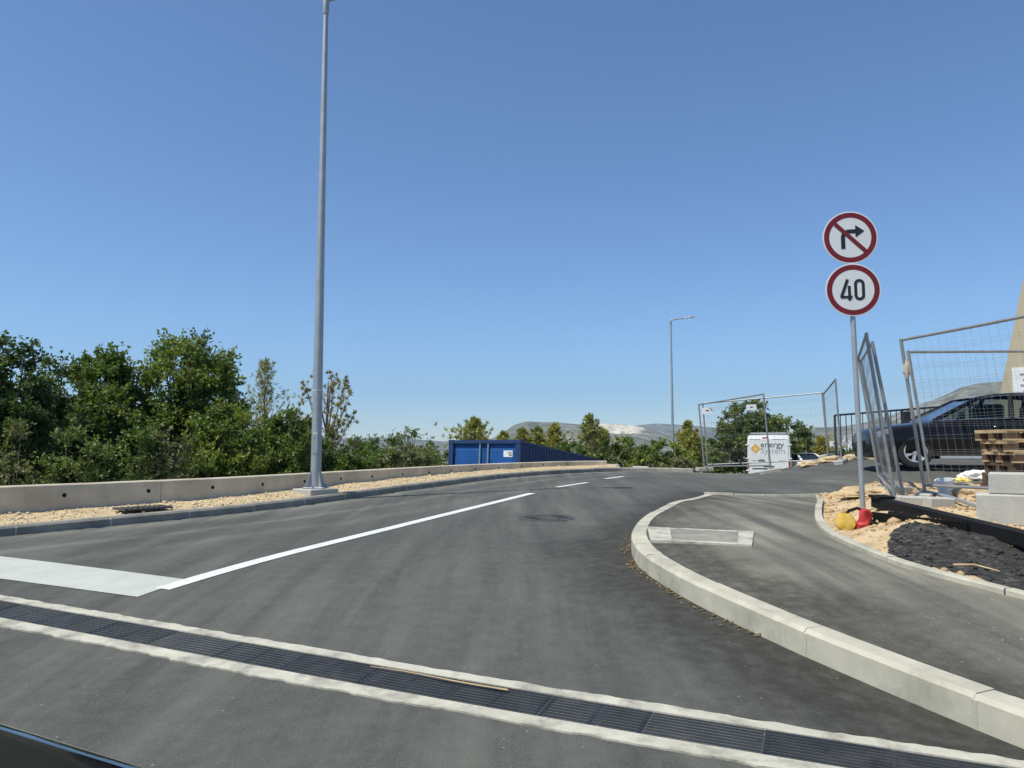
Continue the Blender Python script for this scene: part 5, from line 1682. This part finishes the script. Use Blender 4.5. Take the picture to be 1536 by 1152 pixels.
# ------------------------------------------------------------------ vegetation
def rand_dirs(n):
    v = rng.normal(size=(n, 3)); return v / np.linalg.norm(v, axis=1)[:, None]
def leaves(base, dirs, length, width, col, upbias=0.5, parent=None, name='crown', m='leaf', origin=None, colvar=0.25):
    """base (n,3), dirs (n,3): one folded leaf each"""
    n = len(base)
    nrm = rand_dirs(n) + np.array([0, 0, upbias])
    side = np.cross(dirs, nrm); side /= (np.linalg.norm(side, axis=1)[:, None] + 1e-9)
    L = length * rng.uniform(0.7, 1.3, (n, 1)); W = width * rng.uniform(0.7, 1.3, (n, 1))
    p0 = base; p2 = base + dirs * L
    mid = base + dirs * L * 0.45
    V = np.stack([p0, mid + side * W * 0.5, p2, mid - side * W * 0.5], 1).reshape(-1, 3)
    if origin is not None: V = V - np.array(origin)
    F = np.arange(4 * n).reshape(n, 4)
    c = np.repeat(np.array([2.15, 2.0, 1.75]) * col * rng.uniform(1 - colvar, 1 + colvar, (n, 1)), 4, 0)
    C = np.c_[np.clip(c, 0, 1), np.ones(len(c))]
    return np_mesh(name, V, F, m, parent, colours=C)

def broad_tree(label, cx, cy, zb, top, rx, K=60, sprigs=18, per=12, leaf=(0.085, 0.05), col=(0.05, 0.085, 0.025), low=0.15, trunk=0.12, group=None, name='oak_tree', cat='tree',
               seed_cols=0.35, lobes=5, ry=None, bark='bark', tipcol=None):
    t = thing(name, label, cat, (cx, cy, zb), 0, group)
    H = top - zb; ry = ry or rx
    o = np.array([cx, cy, zb])
    zc = zb + H * (low + (1 - low) / 2); rz = H * (1 - low) / 2
    # a few overlapping lobes make the outline uneven
    lb = []
    for i in range(lobes):
        a = rng.uniform(0, 6.28); q = rng.uniform(0.15, 0.55)
        lb.append((np.array([math.cos(a) * rx * q, math.sin(a) * ry * q, rng.uniform(-0.45, 0.42) * rz]), rng.uniform(0.45, 0.68)))
    lb.append((np.array([rng.uniform(-.2, .2) * rx, 0, rz * 0.40]), 0.58))
    lb.append((np.array([0, 0, -rz * 0.35]), 0.72))
    P = []
    for k in range(K):
        c, s = lb[int(rng.integers(0, len(lb)))]
        d = rand_dirs(1)[0]; d[2] = d[2] * 0.9 + 0.1
        rr = rng.uniform(0.55, 1.0) ** 0.5
        P.append(c + d * np.array([rx, ry, rz]) * s * rr)
    P = np.array(P)
    P[:, 2] = np.clip(P[:, 2], -rz * 1.02, rz * 0.97)
    P += np.array([cx, cy, zc])
    # wood
    m = MB()
    tp = [Vector((cx, cy, zb - 0.1)), Vector((cx + rng.uniform(-.08, .08), cy, zb + H * 0.3)), Vector((cx + rng.uniform(-.15, .15), cy + rng.uniform(-.1, .1), zb + H * 0.62))]
    m.tube(tp, [trunk, trunk * 0.75, trunk * 0.3], 8)
    for i in range(0, K, 3):
        u = rng.uniform(0.2, 0.95); s = tp[0].lerp(tp[1], u * 2) if u < 0.5 else tp[1].lerp(tp[2], u * 2 - 1)
        e = Vector(P[i]); mid = s.lerp(e, 0.5) + Vector((0, 0, -0.08 * (e - s).length))
        m.tube([s, mid, e], [trunk * 0.34, trunk * 0.2, 0.008], 5, cap=False)
    m.build('trunk', bark, t, origin=o, smooth=True)
    base = []; dirs = []; cols = []
    cr = 0.20 * (rx + rz) / 2 + 0.10
    for k in range(K):
        out = P[k] - np.array([cx, cy, zc - rz * 0.3]); out /= np.linalg.norm(out) + 1e-9
        S = rand_dirs(sprigs) * 0.8 + out * 0.55 + np.array([0, 0, 0.12]); S /= np.linalg.norm(S, axis=1)[:, None]
        Ls = cr * rng.uniform(0.35, 1.05, sprigs)
        uu = rng.uniform(0.15, 1.0, (sprigs, per)) 
        B = P[k] + S[:, None, :] * (Ls[:, None] * uu)[:, :, None] + rng.normal(0, 0.012, (sprigs, per, 3))
        Dd = S[:, None, :] * 0.5 + rng.normal(0, 0.6, (sprigs, per, 3)); Dd /= np.linalg.norm(Dd, axis=2)[:, :, None]
        base.append(B.reshape(-1, 3)); dirs.append(Dd.reshape(-1, 3))
        cc = np.array(col) * rng.uniform(1 - seed_cols, 1 + seed_cols)
        if tipcol is not None and rng.uniform() < 0.35: cc = np.array(tipcol) * rng.uniform(0.8, 1.2)
        cols.append(np.repeat(cc[None], sprigs * per, 0))
    leaves(np.concatenate(base), np.concatenate(dirs), leaf[0], leaf[1], np.concatenate(cols), 0.6, t, 'crown', 'leaf', o)
    return t

def pine_tree(label, cx, cy, zb, top, rx, whorls=16, br=5, tufts=6, needles=16, nl=0.13, nw=0.014, col=(0.10, 0.115, 0.04), group=None, start=0.2, rise=0.75, trunk=0.06, bark='bark_pale', power=0.8):
    t = thing('pine_tree', label, 'tree', (cx, cy, zb), 0, group)
    o = np.array([cx, cy, zb]); H = top - zb
    m = MB(); m.tube([(cx, cy, zb - 0.1), (cx + rng.uniform(-.05, .05), cy, zb + H * 0.5), (cx, cy, top)], [trunk, trunk * 0.6, 0.008], 7)
    base = []; dirs = []; cols = []
    def tuft(p, d, k, L):
        D = rng.normal(0, 0.55, (k, 3)) + d; D /= np.linalg.norm(D, axis=1)[:, None]
        base.append(np.repeat(p[None], k, 0) - D * 0.01); dirs.append(D)
        cols.append(np.repeat((np.array(col) * rng.uniform(0.65, 1.35))[None], k, 0))
    for w in range(whorls):
        u = start + (1 - start) * w / whorls
        z = zb + H * u
        Lb = rx * (1 - (u - start) / (1 - start)) ** power * rng.uniform(0.7, 1.15) + 0.05
        for b in range(br):
            a = 2 * math.pi * (b / br) + w * 1.9 + rng.uniform(-.4, .4)
            d = np.array([math.cos(a), math.sin(a), rise * rng.uniform(0.6, 1.4)]); d /= np.linalg.norm(d)
            p = np.array([cx, cy, z]); L = Lb * rng.uniform(0.45, 1.3) * 1.15
            e = p + d * L + np.array([0, 0, L * 0.15])
            mid = p + d * L * 0.5
            m.tube([p, mid, e], [trunk * 0.3 * (1.1 - u), trunk * 0.18 * (1.1 - u) + 0.003, 0.003], 4, cap=False)
            for k in range(tufts):
                v = rng.uniform(0.3, 1.0) if k else 1.0
                q = p + (e - p) * v
                sd = d * 0.6 + rng.normal(0, 0.5, 3) + np.array([0, 0, 0.5]); sd /= np.linalg.norm(sd)
                q2 = q + sd * L * 0.30 * rng.uniform(0.3, 1.2)
                tuft(q2, sd, needles, nl)
    tuft(np.array([cx, cy, top]), np.array([0, 0, 1.0]), needles * 2, nl)
    m.build('trunk', bark, t, origin=o, smooth=True)
    leaves(np.concatenate(base), np.concatenate(dirs), nl, nw, np.concatenate(cols), 0.3, t, 'crown', 'needle', o, 0.3)
    return t

def bare_pine(label, cx, cy, zb, top, rx):
    t = thing('pine_tree', label, 'tree', (cx, cy, zb)); o = np.array([cx, cy, zb]); H = top - zb
    m = MB(); base = []; dirs = []; cols = []
    tk = [Vector((cx, cy, zb - 0.1)), Vector((cx + 0.03, cy, zb + H * 0.45)), Vector((cx + 0.06, cy, top - 0.1))]
    m.tube(tk, [0.09, 0.06, 0.012], 8)
    S = [(0.46, -0.95, 0.80), (0.52, 0.85, 0.86), (0.45, 0.50, 0.70), (0.58, -0.55, 0.93), (0.60, 0.35, 0.97), (0.66, -0.25, 1.0), (0.42, -0.7, 0.62), (0.40, 0.3, 0.6), (0.5, 0.95, 0.74), (0.7, 0.12, 1.0), (0.62, 0.70, 0.95), (0.5, -0.9, 0.66)]
    for (u, dx, v) in S:
        s = Vector((cx + 0.05 * u, cy, zb + H * u)); e = Vector((cx + dx * rx, cy + rng.uniform(-.5, .5) * rx, zb + H * v))
        mid = s.lerp(e, 0.5) + Vector((0, 0, -0.10 * (e - s).length))
        m.tube([s, mid, e], [0.028, 0.018, 0.006], 5, cap=False)
        for k in range(24):
            f = rng.uniform(0.35, 1.0); q = s.lerp(e, f) if f > 0.5 else s.lerp(mid, f * 2)
            d = Vector(rng.normal(0, 0.6, 3)) + (e - s).normalized() * 0.7 + Vector((0, 0, 0.5)); d.normalize()
            q2 = q + d * rng.uniform(0.08, 0.30)
            m.tube([q, q2], [0.006, 0.003], 3, cap=False)
            nn = 40 if f > 0.7 else (18 if rng.uniform() < 0.7 else 5)
            D = rng.normal(0, 0.6, (nn, 3)) + np.array(d); D /= np.linalg.norm(D, axis=1)[:, None]
            base.append(np.repeat(np.array(q2)[None], nn, 0)); dirs.append(D)
            c = np.array((0.135, 0.125, 0.045)) if f > 0.75 else np.array((0.20, 0.17, 0.12))
            cols.append(np.repeat((c * rng.uniform(0.7, 1.3))[None], nn, 0))
    m.build('trunk', 'bark_pale', t, origin=o, smooth=True)
    leaves(np.concatenate(base), np.concatenate(dirs), 0.10, 0.014, np.concatenate(cols), 0.3, t, 'crown', 'needle', o, 0.3)

def place(px, top, hw, Y, zb=None):
    p = at(px, top, Y)
    return p.x, Y, (t1(p.x, Y) if zb is None else zb), p.z, hw * Y / FPX
OAK = (0.050, 0.082, 0.022); DARK = (0.036, 0.060, 0.020); LIGHT = (0.085, 0.112, 0.030); GREY = (0.085, 0.098, 0.055); YEL = (0.125, 0.135, 0.038)
TB = 'trees behind the low wall'
def tree(label, px, top, hw, Y, **kw):
    x, y, z, tp, r = place(px, top, hw, Y)
    return broad_tree(label, x, y, z, tp, r, **kw)
def pine(label, px, top, hw, Y, **kw):
    x, y, z, tp, r = place(px, top, hw, Y)
    return pine_tree(label, x, y, z, tp, r, **kw)
# broad-leaved trees behind the wall
tree('dark holm oak at the far end of the low wall away from the lamp', 0, 510, 78, 13.6, K=140, col=DARK, group=TB, low=0.05)
tree('dense green oak beside the dark holm oak behind the wall', 92, 528, 90, 15.5, K=190, col=(0.045, 0.07, 0.028), group=TB, low=0.04)
tree('bushy oak between the dense oak and the tallest tree', 182, 535, 78, 16.2, K=170, col=OAK, group=TB, low=0.04, tipcol=LIGHT)
tree('tall spreading oak, highest tree behind the wall', 275, 514, 95, 17.2, K=250, col=(0.046, 0.076, 0.022), group=TB, low=0.05, tipcol=(0.085, 0.115, 0.03))
tree('round leafy oak below the pale pine and next to the tallest oak', 330, 606, 62, 14.6, K=110, col=OAK, group=TB, low=0.02, tipcol=LIGHT)
tree('low spreading oak in front of the pale pine', 415, 622, 70, 15.6, K=110, col=(0.055, 0.085, 0.024), group=TB, low=0.02)
for i, (px, top, hw, Y, c, lb) in enumerate((
        (25, 640, 70, 12.6, GREY, 'grey-green shrub at the wall under the dark holm oak'),
        (120, 632, 62, 12.9, (0.06, 0.085, 0.03), 'leafy shrub at the wall under the dense oak'),
        (205, 622, 55, 13.4, OAK, 'dark shrub at the wall under the bushy oak'),
        (262, 640, 45, 13.9, GREY, 'thin grey shrub at the wall under the tallest oak'),
        (380, 660, 48, 14.5, LIGHT, 'light green shrub at the wall below the pale pine'),
        (440, 655, 42, 15.4, OAK, 'green shrub at the wall beside the tall lamp post'),
        (515, 650, 48, 17.0, (0.07, 0.085, 0.035), 'olive green shrub behind the wall under the bare pine'),
        (565, 655, 46, 18.5, OAK, 'dark green shrub between the bare pine and the small oak'),
        (612, 646, 44, 20.5, (0.062, 0.09, 0.035), 'small round oak near the container behind the wall'),
        (640, 656, 22, 22.5, (0.05, 0.08, 0.03), 'dark green shrub touching the container side of the wall'),
        (590, 668, 42, 17.9, GREY, 'grey-green bush against the wall beside the small oak'),
        (632, 677, 28, 19.2, GREY, 'pale grey bush against the wall before the container'),
        (478, 670, 34, 16.2, DARK, 'dark bush at the wall right behind the tall lamp post'),
        (530, 668, 40, 16.3, OAK, 'leafy bush at the wall just past the tall lamp post'),
        (545, 660, 50, 20.0, (0.05, 0.078, 0.026), 'broad dark shrub set back behind the bare pine'),
        (600, 662, 50, 21.5, OAK, 'broad shrub set back behind the small round oak'),
        (646, 672, 17, 21.0, LIGHT, 'light green bush beside the container doors'))):
    tree(lb, px, top, hw * 1.15, Y, K=70, sprigs=15, per=10, col=c, group='shrubs behind the low wall', low=-0.08, trunk=0.05, name='shrub', cat='shrub', leaf=(0.07, 0.035), lobes=4)
pine('pale slender pine rising beside the tallest oak', 398, 541, 62, 19.5, whorls=17, br=5, tufts=7, needles=9, nl=0.12, nw=0.014, col=(0.155, 0.165, 0.075), group=TB, rise=1.5, start=0.3, power=0.95)
x, y, z, tp, r = place(489, 566, 44, 19.0)
bare_pine('half bare pine with yellowish tips behind the tall lamp post', x, y, z, tp, r)
# beyond the container
BG = 'pines beyond the container'
for (px, top, hw, Y, c, lb) in (
        (712, 629, 26, 36, (0.145, 0.155, 0.05), 'broad yellow-green pine standing behind the container doors'),
        (754, 650, 17, 42, (0.14, 0.15, 0.05), 'small pine top just showing over the container roof'),
        (784, 645, 19, 41, (0.14, 0.15, 0.055), 'slim yellow-green pine behind the container corner'),
        (806, 643, 17, 43, (0.12, 0.135, 0.045), 'pointed green pine behind the container side'),
        (832, 637, 20, 42, (0.16, 0.165, 0.05), 'bright yellow-green pine behind the container side'),
        (884, 623, 22, 44, (0.125, 0.135, 0.05), 'tallest pointed pine beyond the container'),
        (903, 644, 16, 46, (0.145, 0.15, 0.06), 'pale pine next to the tallest pointed pine'),
        (1030, 634, 17, 47, (0.15, 0.16, 0.045), 'yellow-green pine left of the round tree behind the fence'),
        (1232, 658, 17, 44, (0.17, 0.165, 0.045), 'small yellow-green pine behind the narrow fence panel'),
        (1040, 652, 14, 40, (0.14, 0.15, 0.05), 'low yellow-green pine beside the mesh fence corner')):
    pine(lb, px, top, hw * 1.75, Y, whorls=14, br=6, tufts=7, needles=11, nl=0.22, nw=0.045, col=c, group=BG, rise=0.9, start=0.08, power=0.95, trunk=0.09)
tree('big round dark oak behind the mesh fence and the white van', 1131, 603, 78, 43, K=230, sprigs=16, per=10, col=(0.046, 0.068, 0.022), low=0.0, leaf=(0.16, 0.10), trunk=0.2, tipcol=(0.075, 0.095, 0.028), group='trees beyond the road')
SG = 'shrubs beyond the road'
for i, (px, top, hw, Y, c) in enumerate((
        (850, 664, 30, 39, OAK), (915, 662, 34, 39, (0.06, 0.08, 0.03)), (945, 655, 36, 41, LIGHT), (978, 650, 34, 43, OAK), (1005, 662, 32, 38, LIGHT), (1022, 682, 24, 33, GREY),
        (1062, 655, 30, 42, OAK), (1080, 676, 24, 39, (0.06, 0.085, 0.028)), (960, 680, 30, 34, LIGHT), (925, 688, 26, 32, GREY), (990, 688, 26, 32, (0.075, 0.09, 0.04)), (1190, 672, 26, 48, DARK), (1215, 676, 22, 50, (0.05, 0.075, 0.03)),
        (1262, 674, 20, 38, OAK), (1285, 676, 20, 30, LIGHT), (880, 668, 28, 40, LIGHT), (770, 668, 30, 44, OAK), (735, 664, 34, 46, (0.06, 0.08, 0.03)), (690, 666, 30, 44, DARK), (1330, 680, 30, 34, (0.05, 0.07, 0.03)), (1400, 682, 34, 34, OAK))):
    lbs = ['dark shrub behind the middle of the container', 'olive shrub past the far end of the container', 'light green shrub right of the pale pine', 'tall dark shrub midway to the grey street lamp',
           'light green shrub touching the grey street lamp', 'grey-green low bush at the foot of the grey street lamp', 'dark shrub at the corner of the mesh fence', 'low green shrub inside the mesh fence under the round oak',
           'light low bush on the bank before the shrubs', 'grey low bush at the end of the low wall', 'pale low bush left of the street lamp foot', 'dark shrub right behind the white van', 'green shrub behind the white car',
           'dark shrub left of the railing end', 'light shrub showing through the railing', 'light shrub under the tallest pointed pine', 'dark shrub over the container roof corner', 'olive shrub over the container roof', 'dark shrub beside the container left edge',
           'dark shrub behind the railing near the car bonnet', 'green shrub behind the railing beyond the car']
    tree(lbs[i], px, top, hw, Y, K=44, sprigs=14, per=9, col=c, group=SG, low=-0.05, trunk=0.07, name='shrub', cat='shrub', leaf=(0.15, 0.085), lobes=4)

# dry grass tufts along the edge past the wall
gb = []; gd = []; gc = []
for i in range(150):
    px = rng.uniform(905, 1060); p = on(px, 706)
    x = p.x + rng.normal(0, 0.2); y = p.y + rng.uniform(0.5, 2.6)
    zz = t1(x, y)
    for k in range(16):
        d = np.array([rng.normal(0, .35), rng.normal(0, .35), 1.0]); gd.append(d / np.linalg.norm(d)); gb.append((x + rng.normal(0, .06), y + rng.normal(0, .06), zz)); gc.append(np.array((0.16, 0.13, 0.06)) * rng.uniform(0.6, 1.3))
tag(leaves(np.array(gb), np.array(gd), 0.24, 0.018, np.array(gc), 0, None, 'dry_grass', 'leaf'), 'dry grass tufts on the bank beyond the road edge', 'grass', kind='stuff')

# ------------------------------------------------------------------ far mountains
def mountain(ridge, r_ridge, r_foot, z_foot, seed, az0, az1, quarry=None, ncol=330, nrow=42):
    rp = np.array(ridge, float)
    V = []; Qa = []
    for i in range(ncol):
        px = az0 + (az1 - az0) * i / (ncol - 1)
        a = math.atan2(px - 768, FPX)
        yr = np.interp(px, rp[:, 0], rp[:, 1])
        d = ray(px, yr); el = d.z / math.hypot(d.x, d.y)
        for j in range(nrow):
            u = j / (nrow - 1)
            if u <= 0.8:
                s = u / 0.8; r_ = r_foot + (r_ridge - r_foot) * s; prof = s ** 1.15
            else:
                s = (u - 0.8) / 0.2; r_ = r_ridge + 900 * s; prof = 1 - 0.75 * s * s
            x = math.sin(a) * r_; y = math.cos(a) * r_
            zr = CAM_Z + el * r_ridge
            n1 = mnoise.fractal(Vector((x * 0.0016, y * 0.0016, seed)), 0.85, 2.1, 7)
            n2 = mnoise.ridged_multi_fractal(Vector((x * 0.0030, y * 0.0030, seed + 9)), 0.9, 2.1, 6, 1.0, 2.0)
            z = z_foot + (zr - z_foot) * prof + (n1 * 22 + (n2 - 1.2) * 22) * math.sin(min(1, u / 0.8) * math.pi) ** 0.8 + n1 * 5 * (1 if u > 0.7 else 0)
            V.append((x, y, z))
            q = 0.0
            if quarry:
                for (qx, qw, q0, q1) in quarry:
                    e = abs(px - qx) / qw + 0.35 * mnoise.noise(Vector((px * 0.05, u * 14, 2)))
                    if e < 1 and q0 < u + 0.05 * mnoise.noise(Vector((px * 0.08, 4, 1))) < q1: q = 1.0
            Qa.append(q)
    idx = np.arange(ncol * nrow).reshape(ncol, nrow)
    F = np.stack([idx[:-1, :-1], idx[1:, :-1], idx[1:, 1:], idx[:-1, 1:]], -1).reshape(-1, 4)
    o = np_mesh('mountain', np.array(V), F, 'mountain', smooth=True)
    at_ = o.data.attributes.new('quarry', 'FLOAT', 'POINT'); at_.data.foreach_set('value', np.array(Qa, np.float32))
    return tag(o, kind='structure')
mountain([(-1200, 640), (-300, 648), (0, 652), (300, 658), (560, 657), (620, 659), (665, 662), (760, 656), (930, 640), (985, 635), (1040, 638), (1150, 648), (1300, 646), (1700, 640), (2600, 640)], 8200, 6400, -75, 3.3, -1100, 2600)
mountain([(560, 690), (690, 676), (745, 655), (772, 637), (790, 632), (830, 634), (870, 637), (905, 635), (955, 638), (1000, 652), (1060, 658), (1130, 656), (1185, 648), (1210, 641), (1262, 640), (1300, 633), (1340, 622), (1366, 611),
          (1400, 600), (1425, 590), (1442, 581), (1470, 574), (1500, 571), (1540, 565), (1700, 552), (1900, 575), (2600, 610)], 5000, 3300, -72, 7.1, 560, 2600,
         quarry=[(928, 34, 0.60, 0.80), (1195, 22, 0.70, 0.80)])
# far town on the lower slopes: countless tiny houses
m = MB()
for i in range(330):
    px = rng.choice([rng.uniform(1180, 1300), rng.uniform(1300, 1480), rng.uniform(700, 780)], p=[0.5, 0.42, 0.08]); a = math.atan2(px - 768, FPX); r_ = rng.uniform(3500, 4150)
    s_ = (r_ - 3300) / 1700
    yr = np.interp(px, [560, 745, 790, 1185, 1262, 1340, 1400, 1470, 1540], [690, 655, 640, 648, 640, 622, 606, 580, 570]); d = ray(px, yr); zr = d.z / math.hypot(d.x, d.y) * 5000
    z = -72 + (zr + 72) * s_ ** 1.15 + 8
    w = rng.uniform(7, 15); h = rng.uniform(8, 15)
    m.box((math.sin(a) * r_, math.cos(a) * r_, z), (w, w, h * 2), rng.uniform(0, 3))
tag(m.build('distant_town', 'house'), 'far pale houses of a town scattered on the lower mountain slopes', 'town', kind='stuff')

# ------------------------------------------------------------------ haze
HAZE = 0.00007
bx0, bx1, by0, by1, bz0, bz1 = -12000, 12000, -9800, 12000, -120, 900
m = MB(); m.box(((bx0 + bx1) / 2, (by0 + by1) / 2, (bz0 + bz1) / 2), (bx1 - bx0, by1 - by0, bz1 - bz0))
hm, hnt, hb = _nt('haze_air')
hnt.nodes.remove(hb)
pv = hnt.nodes.new('ShaderNodeVolumePrincipled')
pv.inputs['Color'].default_value = (0.50, 0.76, 1.0, 1)
pv.inputs['Density'].default_value = HAZE
pv.inputs['Anisotropy'].default_value = 0.2
hnt.links.new(pv.outputs[0], hnt.nodes['Material Output'].inputs['Volume'])
hz = m.build('haze', hm)
tag(hz, 'thin pale blue summer haze over the whole landscape', 'haze', kind='stuff')
